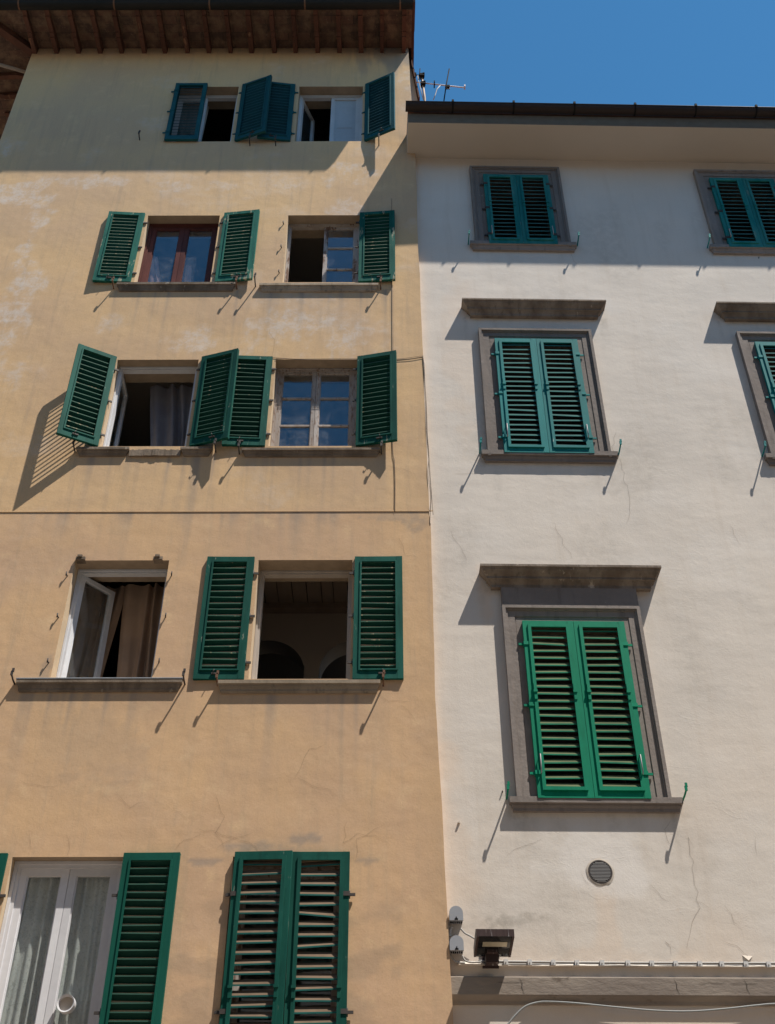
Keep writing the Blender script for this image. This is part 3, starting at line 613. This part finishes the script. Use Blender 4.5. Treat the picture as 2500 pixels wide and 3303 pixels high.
# ---- eaves and roof
SL = .13
def zs_at(p): return 19.66 - SL*p
XR, XL = .415, -6.646
b = MB(); t = .12
top = lambda x, y, p: (x, y, zs_at(p)+t)
b.quad((XR,0,zs_at(0)),(-5.886,0,zs_at(0)),(XL,-.76,zs_at(.76)),(XR,-.76,zs_at(.76)))
b.poly([(-5.886,0,zs_at(0)),(-5.886,9,zs_at(0)),(-7.6,9,zs_at(1.714)),(-7.6,-.2,zs_at(1.714)),(XL,-.76,zs_at(.76))])
b.build('eave_soffit', MT['soffit'], ochre)
b = MB()
b.quad((XR,-.80,19.70),(XL,-.80,19.70),(-3.5,4.5,21.1),(XR,4.5,21.1)); b.quad((XL,-.80,19.70),(XL,9,19.70),(-3.5,9,21.1),(-3.5,4.5,21.1))
b.quad((XR,-.76,zs_at(.76)),(XL,-.76,zs_at(.76)),(XL,-.80,19.70),(XR,-.80,19.70)); b.quad((XL,-.76,zs_at(.76)),(XL,9,zs_at(.76)),(XL,9,19.70),(XL,-.80,19.70))
b.poly([(XR,-.80,19.70),(XR,4.5,21.1),(XR,4.5,19.6),(XR,0,zs_at(0)),(XR,-.76,zs_at(.76))])
o_ = len(b.m)
for k in range(9):                                                  # verge tiles stepping up the right-hand edge
    y = -.84+.26*k; z = 19.60 + .075*k - .02
    b.obox((XR+.012, y+.15, z+.06), (.03+.008*random.random(),0,0), (0,.16,.045), (0,-.012,.05))
for i in range(o_-1, len(b.m)): b.m[i] = 1
b.build('roof', [MT['tile'], MT['verge']], ochre)
def rafter(a, d, L, wd=.075, sk=False):
    """a: foot on the wall, d: outward direction; long upper piece and shorter corbel with stepped ends"""
    b = MB(); a = Vector(a); d = Vector(d); s = d.cross(Vector((0,0,1))).normalized()
    def seg(p0, p1, lo0, lo1, hi):
        c = []
        for p, lo in ((p0, lo0), (p1, lo1)):
            for sg in (-1, 1):
                q = a + d*p + s*sg*wd/2; c.append((Vector((q.x,q.y,zs_at(p)-lo)), Vector((q.x,q.y,zs_at(p)-hi))))
        b.hexa([c[0][0],c[1][0],c[3][0],c[2][0],c[0][1],c[1][1],c[3][1],c[2][1]])
    seg(-.05, L*.40, .165, .150, .003); seg(L*.40, L*.50, .135, .115, .003); seg(L*.50, L*.88, .105, .098, .003); seg(L*.88, L, .075, .055, .003)
    return b.build('rafter', MT['rafter'], ochre)
for i in range(18): rafter((-5.83+.36*i+random.uniform(-.01,.01), 0, 0), (0,-1,0), .74, .07+random.uniform(-.006,.006))
for i in range(16): rafter((-5.886, .42+.36*i, 0), (-1,0,0), .74)
b = MB(); hd = Vector((-1,-1,0)); c0 = Vector((-5.886,0,0)); s = Vector((1,-1,0)).normalized()
pp = []
for p, lo in ((-.05,.16),(.74,.13)):
    for sg in (-1,1):
        q = c0 + hd*p + s*sg*.06; pp.append((Vector((q.x,q.y,zs_at(p)-lo)), Vector((q.x,q.y,zs_at(p)-.004))))
b.hexa([pp[0][0],pp[1][0],pp[3][0],pp[2][0],pp[0][1],pp[1][1],pp[3][1],pp[2][1]]); b.build('hip_rafter', MT['rafter'], ochre)
b = MB(); b.tube([(-5.87,.30,19.36),(-6.7,.02,19.36)], .03, 8); b.build('tie_bar', MT['stone'], ochre)
def gutter(parent, x0, x1, y, z, r, m, straps, sm):
    b = MB(); n = 14
    def pt(x, k, rr): a = math.pi + math.pi*k/n; return (x, y+rr*math.cos(a), z+rr*math.sin(a))
    for rr, fl in ((r, 0), (r-.006, 1)):
        for k in range(n):
            q = [pt(x0,k,rr), pt(x1,k,rr), pt(x1,k+1,rr), pt(x0,k+1,rr)]
            b.quad(*(q[::-1] if fl else q), smooth=True)
    b.tube([(x0,y-r,z),(x1,y-r,z)], .011, 8)
    for x in (x0, x1):
        b.poly([pt(x,k,r) for k in range(n+1)])
    o = b.build('gutter', m, parent)
    for x in straps:
        q = MB()
        for k in range(n): q.quad(pt(x-.012,k,r+.004), pt(x+.012,k,r+.004), pt(x+.012,k+1,r+.004), pt(x-.012,k+1,r+.004))
        q.box(x-.016, x+.016, y-r-.022, y-r+.008, z-.01, z+.04); q.box(x-.010, x+.010, y-r, y+r, z+.012, z+.016); q.build('gutter_strap', sm, o)
    return o
gutter(ochre, -6.70, .425, -.80, 19.56, .08, MT['gutter_grey'], [-5.9+1.53*i for i in range(5)], MT['rust'])
b = MB()
for k in range(30):
    x = -6.55+.24*k
    if x < .36: b.tube([(x, -.86, 19.715), (x, -.5, 19.80)], .075, 8)
b.build('eave_tiles', MT['tile'], ochre)
# raking parapet behind the joint, seen between wall and sky
b = MB(); q = [at(1318,175,.35), at(1345,312,.35), at(1352,360,.35), at(1300,360,.35), at(1300,175,.35)]
b.poly([(p.x,.35,p.z) for p in q][::-1]); b.poly([(p.x,.75,p.z) for p in q])
for p0, p1 in zip(q, q[1:]+q[:1]): b.quad((p0.x,.35,p0.z),(p1.x,.35,p1.z),(p1.x,.75,p1.z),(p0.x,.75,p0.z))
b.build('parapet', MT['eave'], ochre)
b = MB(); p0, p1 = at(1317,172,.33), at(1348,322,.33); d = (p1-p0)
for k in range(5):
    c = p0 + d*((k+.5)/5) + Vector((.018,.17,0)); b.obox(c, d*.115, (0,.23,0), (.012,0,.003))
b.build('coping_tiles', MT['verge'], ochre)

# ================================================================== WHITE BUILDING (local frame: x along the wall, y into it)
white = empty('white_building', (XB, YB, 0), PSI)
tag(white, 'off white plastered building with grey stone window surrounds and shut teal and green shutters', 'building')
COL = (0.0, 3.352); COL5 = 3*3.352
WS = {1: (.93, 1.887, 14.52, 16.135), 2: (.885, 1.945, 10.62, 12.58), 3: (.913, 1.978, 6.275, 8.255)}
WF = {1: (.74, 2.075, 14.54, 16.355), 2: (.69, 2.147, 10.63, 12.785), 3: (.715, 2.172, 6.28, 8.46)}
wops = [(x0+c, x1+c, z0+.02, z1-.02) for c in COL for (x0, x1, z0, z1) in WS.values()]
b, xs, zs = facade(-.22, 8.6, 0, 16.72, wops, .04)
WY = -.003
crk = [[(1990,1390),(1972,1440),(2000,1485),(2020,1570),(2035,1640),(2020,1690)],[(1455,1715),(1495,1775),(1505,1810)],[(1790,1690),(1810,1740),(1845,1800)],[(2240,2735),(2215,2700),(2235,2780),(2250,2900),(2262,2935),(2240,2980),(2222,3010),(2215,3060)],[(2240,2905),(2290,2930)],
 [(1866,2820),(1895,2842),(1905,2852)],[(2000,2500),(2050,2570)],[(2175,3060),(2150,3030),(2165,3080)],[(2340,2920),(2365,2970),(2390,2990)],[(2095,2850),(2120,2875),(2160,2910)],[(1560,1095),(1640,1110)],[(1965,1375),(1975,1400)],[(2160,2640),(2140,2680),(2165,2730)],
 [(2350,1690),(2390,1760)],[(1460,1530),(1540,1528)],[(2330,3040),(2380,3055),(2430,3100)],[(2430,2700),(2442,2760)],[(1860,860),(1838,800)],[(2390,1000),(2430,1040)],[(1640,2755),(1660,2740),(1690,2725),(1750,2705)],[(1830,2735),(1845,2760)]]
cracks(b, crk, atr, .0024, WY, 1, .02)
for i, z in enumerate((.0,)): b.quad((-.22,0,z),(-.22,.3,z),(-.22,.3,16.7),(-.22,0,16.7),0)
wwall = b.build('wall', [MT['white'], MT['crackw'], MT['stone_dirty'], MT['stone_dirty']], white)
WP = [(atr(px, py), rx, rz, a, k) for px, py, rx, rz, a, k in ((1660,2965,.30,.10,1.0,1),(1935,2760,.5,.35,.9,2),(1480,2950,.25,1.6,.5,0),(2150,3100,2.6,.10,.5,0),(1960,2985,.12,.5,.5,0),(1500,1100,.3,1.6,.35,0),(2060,1900,.12,.25,.6,0),(1560,1930,.10,.35,.8,0),
      (1600,1530,.06,.5,.4,1),(1985,2690,.06,.3,.5,1),(1700,3200,3.2,.05,.4,1),(1500,1020,.06,.2,.6,0),(1580,1885,.12,.12,.6,1),(2080,1870,.1,.12,.6,1),(1665,2625,.10,.1,.7,1),(1560,1490,.08,.1,.6,1),(1470,3100,.2,.12,.7,0))]
WST = [(a+c, b_+c, z) for c in (0.0, 3.352) for a, b_, z in ((.66,2.16,14.43),(.62,2.23,10.515),(.64,2.28,6.16),(.49,2.39,13.04),(.49,2.46,8.69))]
def wear_w(x, z):
    out = [0.0, 0.0, 0.0]; n1 = fbm(x, z, 3.0, 5, 2.2)
    for c, rx, rz, a, k in WP:
        d = ((x-c.x)/rx)**2 + ((z-c.z)/rz)**2
        if d < 4: out[k] = max(out[k], a*sst(.8*n1 + 1.0 - d*.6, .2, .9))
    for x0, x1, zz in WST:
        if x0 < x < x1 and zz-1.5 < z < zz+.03:
            e_ = 1.0 if min(x-x0, x1-x) < .16 else .45
            out[1] = max(out[1], e_*.8*sst(fbm(x*8, 0, 1.0, 3, zz), -.05, .5)*math.exp(-(zz-z)/(.25+.5*abs(fbm(x*5, 0, 1, 2, zz)))))
    out[1] = max(out[1], .3*sst(fbm(x*1.2, z*.5, 1, 6, 44), .22, .6))
    out[2] = max(out[2], .28*sst(fbm(x, z*1.5, .8, 6, 61), .05, .5))
    out[0] = max(out[0], .55*sst(8.5-z, 0, 5)*sst(fbm(x, z, .7, 4, 5)+.4, .1, .9), .5*sst(z, 15.7, 16.6))
    return out
wear_layer(wwall, wear_w)

def surround(row, cx, hood):
    x0, x1, z0, z1 = WF[row]; x0 += cx; x1 += cx; s0, s1, s2, s3 = WS[row]; s0 += cx; s1 += cx
    b = MB(); zb = z0-.05
    def ring(a, c, p0, p1):                                         # a, c: inset of outer / inner border; raised p
        b.box(x0+a, x0+c, -p1, .01, zb, z1-a); b.box(x1-c, x1-a, -p1, .01, zb, z1-a); b.box(x0+c, x1-c, -p1, .0098, z1-c, z1-a)
    ring(0, .035, 0, .068); ring(.035, .055, 0, .052); ring(.055, .128, 0, .040); ring(.128, .138, 0, .030)
    b.box(x0+.138, s0+.012, -.032, .01, zb, z1-.138); b.box(s1-.012, x1-.138, -.032, .01, zb, z1-.138); b.box(s0+.012, s1-.012, -.0315, .0098, s3-.02, z1-.138)
    o = b.build('window_surround', MT['stone'], white)
    # sill
    pz = {1: (14.575, 14.43, .072, .665, 2.15), 2: (10.66, 10.515, .07, .62, 2.225), 3: (6.292, 6.16, .07, .645, 2.272)}[row]
    zt, zl, p, a, c = pz; h = zt-zl; b = MB()
    b.moulding([(0,zt+.003),(p,zt),(p,zt-h*.45),(p-.018,zt-h*.48),(p-.02,zt-h*.62),(p*.55,zt-h*.78),(p*.5,zl),(0,zl)], a+cx, c+cx); b.build('sill', MT['stone'], o)
    if hood:
        zt, zl, p, a, c = {2: (13.25, 13.04, .166, .49, 2.385), 3: (8.915, 8.69, .176, .50, 2.45)}[row]; h = zt-zl; b = MB()
        b.moulding([(0,zt+.01),(p,zt),(p,zt-h*.12),(p-.012,zt-h*.14),(p-.02,zt-h*.24),(p*.70,zt-h*.42),(p*.60,zt-h*.50),(p*.60,zt-h*.62),(p*.52,zt-h*.64),(p*.38,zt-h*.80),(p*.34,zt-h*.86),(p*.34,zl),(0,zl)], a+cx, c+cx)
        b.build('hood', MT['stone_dirty'], o)
        if row == 3:
            b = MB(); b.box(x0+.004, x1-.004, -.058, .01, z1+.001, zl+.002); b.build('frieze', MT['stone'], o)
    # recess behind the louvres
    r = MB(); yy, e = .402, .9; a, c, lo, hi = s0-.02, s1+.02, s2, s3
    r.quad((a,e,lo),(c,e,lo),(c,e,hi),(a,e,hi)); r.quad((a,yy,lo),(a,e,lo),(a,e,hi),(a,yy,hi)); r.quad((c,e,lo),(c,yy,lo),(c,yy,hi),(c,e,hi)); r.quad((a,yy,hi),(a,e,hi),(c,e,hi),(c,yy,hi)); r.quad((a,yy,lo),(c,yy,lo),(c,e,lo),(a,e,lo))
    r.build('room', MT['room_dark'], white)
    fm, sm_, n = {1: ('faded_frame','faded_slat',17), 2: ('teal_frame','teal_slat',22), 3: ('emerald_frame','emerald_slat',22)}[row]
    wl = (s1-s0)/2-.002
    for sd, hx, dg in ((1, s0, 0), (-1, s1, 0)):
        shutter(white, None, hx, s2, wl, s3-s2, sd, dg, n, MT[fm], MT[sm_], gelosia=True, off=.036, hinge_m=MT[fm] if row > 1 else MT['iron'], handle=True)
    for xx in ((a0 := pz[3]+cx-.02), pz[4]+cx+.02): catch(white, xx, pz[0]+.03, .165, MT[fm], .07)
for cx in COL:
    surround(1, cx, False); surround(2, cx, True); surround(3, cx, True)
# ---- plastered eave, gutter, roof
b = MB(); xa, xb_ = -.19, 8.6
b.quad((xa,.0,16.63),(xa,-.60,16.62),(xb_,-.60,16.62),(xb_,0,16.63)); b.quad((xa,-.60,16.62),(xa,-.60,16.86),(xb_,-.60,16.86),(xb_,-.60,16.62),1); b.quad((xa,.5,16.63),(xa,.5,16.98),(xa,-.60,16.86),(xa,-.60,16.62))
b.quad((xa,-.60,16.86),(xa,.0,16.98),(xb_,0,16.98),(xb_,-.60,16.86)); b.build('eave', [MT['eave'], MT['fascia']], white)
gutter(white, -.225, 8.7, -.665, 16.945, .08, MT['gutter'], [.47+.90*i for i in range(9)], MT['boxd'])
b = MB()
b.hexa([(xa,-.66,16.90),(8.6,-.66,16.90),(8.6,6,18.9),(xa,6,18.9),(xa,-.66,16.95),(8.6,-.66,16.95),(8.6,6,18.95),(xa,6,18.95)])
for k in range(36):
    x = xa+.12+.245*k; b.tube([(x,-.64,16.975+random.uniform(-.012,.012)),(x,-.2,17.10)], .05, 8)
b.build('roof', MT['tile'], white)
# ---- string cornice near the bottom, with the render edge above it
b = MB(); b.moulding([(0,4.672),(.050,4.660),(.055,4.65),(.055,4.512),(.048,4.500),(.022,4.470),(.014,4.445),(0,4.44)], .036, 8.6, mitre=False)
b.build('cornice', MT['cornice'], white)
b = MB()
for px in (1683, 2180, 2405):
    p = atr(px, 3190); pts = [(p.x-.02, 4.645), (p.x, 4.60), (p.x-.006, 4.57), (p.x+.012, 4.515)]; b.ribbon(pts, .005, -.0575)
for px in (1600, 2250, 2350):
    p = atr(px, 3185); b.ribbon([(p.x+.03*k, 4.61+.012*noise.noise(Vector((k*.9,px,0)))) for k in range(9)], .003, -.0572)
b.build('cornice_cracks', MT['crack_dark'], white)
b = MB(); n = 220; x0_, x1_ = .10, 8.6
for i in range(n):
    xa_ = x0_+(x1_-x0_)*i/n; xc = x0_+(x1_-x0_)*(i+1)/n
    d0 = .030+.012*noise.noise(Vector((xa_*2.2,1,0)))+.004*noise.noise(Vector((xa_*15,2,0))); d1 = .030+.012*noise.noise(Vector((xc*2.2,1,0)))+.004*noise.noise(Vector((xc*15,2,0)))
    z0_ = 4.76+.008*noise.noise(Vector((xa_*3,5,0))); z1_ = 4.76+.008*noise.noise(Vector((xc*3,5,0)))
    b.quad((xa_,0,4.80),(xa_,-d0,z0_),(xc,-d1,z1_),(xc,0,4.80),0,True); b.quad((xa_,-d0,z0_),(xa_,.005,z0_-.004),(xc,.005,z1_-.004),(xc,-d1,z1_),0)
b.build('render_edge', MT['white'], white)
# small pieces of torn render
for px, py, r in ((1620,2555,.008),(1480,2655,.014),(1710,812,.007),(2447,833,.007),(2222,2340,.0)):
    if r:
        c = atr(px, py); b = MB(); b.tube([(c.x,.01,c.z),(c.x+.002,-.022,c.z+.002)], [r, r*.7], 7); b.build('wall_anchor', MT['iron'] if r < .012 else MT['eave'], white)
c = atr(2412, 3090); b = MB(); b.poly([(c.x-.05,.003,c.z+.03),(c.x-.005,-.03,c.z-.03),(c.x+.05,.003,c.z+.02)]); b.build('loose_render', MT['eave'], white)

# ================================================================== SMALL THINGS ON THE FACADES
def toW(p): return RO + RU*p[0] + RN*p[1] + Vector((0,0,p[2]))
def wthing(name, lx, lz, label, cat, group=None):
    p = toW((lx,0,lz)); return tag(empty(name, p, PSI), label, cat, group)
# vent grille
v = wthing('vent_grille', 1.427, 5.594, 'round dark slatted vent grille set in the white wall', 'vent'); b = MB(); n = 36
prof = [(.097,.01),(.097,-.004),(.1,-.008),(.108,-.007),(.111,.002)]
for i in range(n):
    a0 = 2*math.pi*i/n; a1 = 2*math.pi*(i+1)/n; P = lambda r, a, y: (r*math.cos(a), y, r*math.sin(a))
    for (r0, y0), (r1, y1) in zip(prof, prof[1:]): b.quad(P(r0,a0,y0), P(r1,a0,y1), P(r1,a1,y1), P(r0,a1,y0), smooth=True)
b.build('rim', MT['vent'], v)
b = MB(); b.poly([(.097*math.cos(2*math.pi*i/n), -.002, .097*math.sin(2*math.pi*i/n)) for i in range(n)]); b.build('backing', MT['black'], v)
b = MB()
for k in range(14):
    z = -.086+.0132*k; hw = math.sqrt(max(0,.094**2-z*z)); b.obox((0,-.005,z), (hw,0,0), (0,.004,.0), (0,0,.0029))
b.build('slats', MT['vent_slat'], v)
b = MB(); ro = []
for i in range(n):
    a0 = 2*math.pi*i/n; a1 = 2*math.pi*(i+1)/n; r0 = .128+.008*noise.noise(Vector((math.cos(a0)*2,math.sin(a0)*2,0))); r1 = .128+.008*noise.noise(Vector((math.cos(a1)*2,math.sin(a1)*2,0)))
    b.quad((.111*math.cos(a0),-.007,.111*math.sin(a0)),(r0*math.cos(a0),-.003,r0*math.sin(a0)),(r1*math.cos(a1),-.003,r1*math.sin(a1)),(.111*math.cos(a1),-.007,.111*math.sin(a1)))
b.build('mortar_collar', MT['eave'], v)
# junction boxes
def jbox(lx, lz, label):
    v = wthing('junction_box', lx, lz, label, 'junction box', 'round topped junction boxes at the joint'); b = MB(); pts = []; r = .06; n = 14
    pts = [(-r,0),(r,0)] + [(r*math.cos(math.pi*i/n), .066+r*math.sin(math.pi*i/n)) for i in range(n+1)]
    def shell(mb, y0, y1, g):
        q = [(x*g, z*g+(0.066*(1-g)*.5)) for x, z in pts]; mb.poly([(x,y0,z) for x, z in q]); mb.poly([(x,y1,z) for x, z in q][::-1])
        for (xa,za),(xc,zc) in zip(q, q[1:]+q[:1]): mb.quad((xa,y0,za),(xa,y1,za),(xc,y1,zc),(xc,y0,zc))
    shell(b, -.085, 0, .965); b.build('body', MT['box'], v)
    b = MB(); shell(b, -.10, -.084, 1.0); b.build('lid', MT['box'], v)
    b = MB(); b.box(-.014,.014,-.104,-.099,.004,.016); b.box(-.004,.004,-.105,-.099,.014,.03); b.build('lid_screw', MT['boxd'], v)
    b = MB()
    for k in range(6): b.tube([(-.045+.018*k,-.06,.004),(-.045+.018*k,-.06,-.014)], .006, 6)
    b.build('gland', MT['boxd'], v)
jbox(.100, 5.117, 'upper of two grey round topped junction boxes beside the floodlight'); jbox(.094, 4.861, 'lower of two grey round topped junction boxes beside the floodlight')
# floodlight
v = wthing('floodlight', .395, 4.80, 'brown box floodlight with streaked housing on a wall bracket', 'floodlight')
b = MB(); x0_, x1_ = -.158, .158
prof = [(-.43,.068),(-.43,.128),(-.36,.150),(-.10,.085),(-.085,.012)]  # y, z : front lip, top, back
for (ya,za),(yc,zc) in zip(prof, prof[1:]): b.quad((x0_,ya,za),(x1_,ya,za),(x1_,yc,zc),(x0_,yc,zc))
for x in (x0_, x1_): b.poly([(x,y,z) for y, z in prof])
for a_, c_ in ((x0_, x0_+.02), (x1_-.02, x1_)): b.hexa([(a_,-.43,.064),(c_,-.43,.064),(c_,-.085,.008),(a_,-.085,.008),(a_,-.43,.069),(c_,-.43,.069),(c_,-.085,.013),(a_,-.085,.013)])
b.build('housing', MT['lamp'], v)
sl_ = (.068-.012)/(.345)
gz = lambda y, o: .068-(y+.43)*sl_+o
b = MB(); b.quad((x0_+.018,-.428,gz(-.428,.004)),(x1_-.018,-.428,gz(-.428,.004)),(x1_-.018,-.09,gz(-.09,.004)),(x0_+.018,-.09,gz(-.09,.004))); b.build('glass', MT['lampglass'], v)
b = MB(); b.hexa([(x0_+.06,-.33,gz(-.33,.0005)),(x1_-.05,-.33,gz(-.33,.0005)),(x1_-.05,-.255,gz(-.255,.0005)),(x0_+.06,-.255,gz(-.255,.0005)),(x0_+.06,-.33,gz(-.33,.003)),(x1_-.05,-.33,gz(-.33,.003)),(x1_-.05,-.255,gz(-.255,.003)),(x0_+.06,-.255,gz(-.255,.003))]); b.build('reflector', MT['reflector'], v)
b = MB(); b.box(-.06,.05,-.14,0,-.05,.06); b.box(-.05,.04,-.20,-.02,.015,.07); b.box(-.08,.06,-.02,0,-.06,.15); b.build('bracket', MT['lamp'], v)
# antenna on the roof of the white building
ay = 1.5
ant = tag(empty('tv_antenna', (.69, ay, 17.6)), 'thin metal television antenna standing above the white roof against the sky', 'antenna')
O = Vector((.69, ay, 17.6))
def A(px, py, dy=0.0): return at(px, py, ay+dy) - O
b = MB(); b.tube([(0,0,0), A(1370,317), A(1360,246)], .022, 8); b.build('mast', MT['mast'], ant)
b = MB(); b.tube([A(1325,263,-.03), A(1500,283,-.03)], .012, 8); b.box(*[c for ab in zip(A(1499,283)-Vector((.012,.05,.03)), A(1499,283)+Vector((.012,.02,.03))) for c in ab]); b.build('boom', MT['alu'], ant)
b = MB(); b.tube([A(1449,222,-.04), A(1439,277,-.04), A(1432,325,-.04)], .011, 6); b.build('rod', MT['boxd'], ant)
b = MB(); c = A(1443,281,-.05); b.box(c.x-.04, c.x+.045, c.y-.03, c.y+.03, c.z-.03, c.z+.03); b.build('feed_box', MT['boxd'], ant)
b = MB()
for px, py in ((1334,265),(1401,272)): c = A(px,py,-.03); b.box(c.x-.01,c.x+.01,c.y-.06,c.y+.06,c.z-.03,c.z+.03)
b.build('element_clamp', MT['boxd'], ant)
b = MB()
for px, py in ((1361,246),(1364,272)): c = A(px,py,-.02); b.box(c.x-.04,c.x+.04,c.y-.05,c.y+.05,c.z-.035,c.z+.035); b.box(c.x+.01,c.x+.05,c.y-.05,c.y+.03,c.z,c.z+.05)
b.build('mast_clamp', MT['boxd'], ant)
b = MB(); b.tube([A(1326,240,-.04), A(1362,244,-.04)], .010, 6); c = A(1336,241,-.05); b.box(c.x-.04,c.x+.04,c.y-.03,c.y+.03,c.z-.03,c.z+.03)
b.tube([A(1355,221,-.05), A(1351,258,-.05)], .009, 6); b.tube([A(1336,224,-.05), A(1331,256,-.05)], .009, 6); b.tube([A(1336,227,-.05), A(1322,241,-.05)], .009, 6); b.build('small_aerial', MT['boxd'], ant)
b = MB(); b.tube([A(1348,244,-.04), A(1350,262,-.05), A(1357,288,-.05), A(1366,322,-.05)], .008, 6); b.tube([A(1420,276,-.05), A(1410,287,-.06), A(1404,306,-.06), A(1398,322,-.06)], .009, 6)
b.tube([A(1440,283,-.06), A(1446,288,-.06), A(1451,284,-.06), A(1448,279,-.06)], .005, 6); b.build('aerial_lead', MT['cable_w'], ant)

# ---- cables
def sm_pts(pts, n=6):
    out = []
    for i in range(len(pts)-1):
        p0 = pts[max(i-1,0)]; p1 = pts[i]; p2 = pts[i+1]; p3 = pts[min(i+2,len(pts)-1)]
        for k in range(n):
            t = k/n; out.append(.5*((2*p1)+(p2-p0)*t+(2*p0-5*p1+4*p2-p3)*t*t+(3*p1-p0-3*p2+p3)*t**3))
    return out+[pts[-1]]
def cable(name, strands, r, m, label):
    b = MB(); o = strands[0][0].copy()
    for st in strands: b.tube([p-o for p in sm_pts(st)], r, 6)
    return tag(b.build(name, m, None, o), label, 'cable')
L = lambda pts, off=.006, dx=0.0: [at(px, py, -off)+Vector((dx,0,0)) for px, py in pts]
cable('wall_cable', [L([(1264,640),(1263,700),(1264,915),(1265,1100),(1266,1300),(1265,1424),(1267,1470),(1271,1489),(1273,1556),(1273,1650)]), L([(1267,920),(1268,1100),(1267,1424),(1272,1485),(1275,1556),(1274,1650)], .010)], .0026, MT['cable'], 'thin twin cable running down the ochre wall past the right hand shutters')
cable('wall_cable', [L([(1366,1147),(1277,1158),(1152,1157),(1060,1157),(960,1158),(880,1153)]), L([(1366,1150),(1300,1159),(1152,1160),(1000,1160),(890,1156)], .010)], .0026, MT['cable'], 'thin cable crossing the ochre wall above the peeling wooden window')
J = lambda pts, off: [at(px, py, -off*.5) for px, py in pts]
cable('cable_bundle', [J([(1364,1147),(1369,1180),(1371,1230),(1376,1310),(1379,1400),(1383,1450),(1387,1520),(1392,1590),(1397,1660)],.012), J([(1365,1150),(1369,1210),(1374,1290),(1377,1380),(1382,1470),(1381,1530),(1389,1600),(1387,1650)],.018), J([(1366,1155),(1368,1220),(1372,1300),(1375,1380),(1380,1450),(1386,1540),(1391,1610),(1387,1680),(1390,1690)],.008)], .0028, MT['cable'], 'loose bundle of dark cables hanging down the joint between the two facades')
Wp = lambda pts, off: [toW(atr(px, py, off)) for px, py in pts]
cc = cable('clipped_cable', [[toW((x, -.018, 4.798-.006*math.sin(x*1.3)-.004*x)) for x in [.28+.4*i for i in range(22)]], [toW((x, -.016, 4.778-.005*math.sin(x*1.1+.4)-.004*x)) for x in [.28+.4*i for i in range(22)]]], .011, MT['cable_w'], 'twin pale cable clipped in a row along the white wall under the vent')
o = cc.location
for k, px in enumerate((1632,1709,1785,1861,1942,2025,2102,2179,2257,2327,2405,2478,2552)):
    q = MB(); p = toW(atr(px, 3108, .03)) - o; p.z = 4.787-.004*(px-1500)/375-o.z-.003; q.obox(p, (.018,0,0), (0,.016,0), (0,0,.022)); q.tube([(p.x,p.y-.017,p.z),(p.x,p.y-.021,p.z)], .006, 6); q.build('clip', MT['clip'], cc)
cable('steel_cable', [Wp([(1620,3340),(1640,3303),(1665,3272),(1695,3246),(1735,3233),(1775,3231),(1860,3236),(2000,3250),(2120,3260),(2230,3262),(2340,3254),(2440,3243),(2520,3238),(2700,3246)], .04)], .008, MT['steel'], 'loose grey steel cable drooping under the grey cornice')
cable('lamp_cable', [Wp([(1486,2995),(1500,3010),(1515,3018),(1535,3030)], .05), Wp([(1453,3080),(1462,3095),(1475,3104),(1500,3106)], .05), Wp([(1491,3082),(1500,3098),(1520,3104),(1545,3104),(1560,3108)], .04), Wp([(1595,3090),(1602,3094),(1610,3088)], .08)], .008, MT['cable_w'], 'short pale leads linking the junction boxes and the floodlight')
cable('lamp_cable', [Wp([(1450,3020),(1452,3000),(1457,2990)], .05)], .013, MT['cable_w'], 'short thick pale lead entering the upper junction box from below')
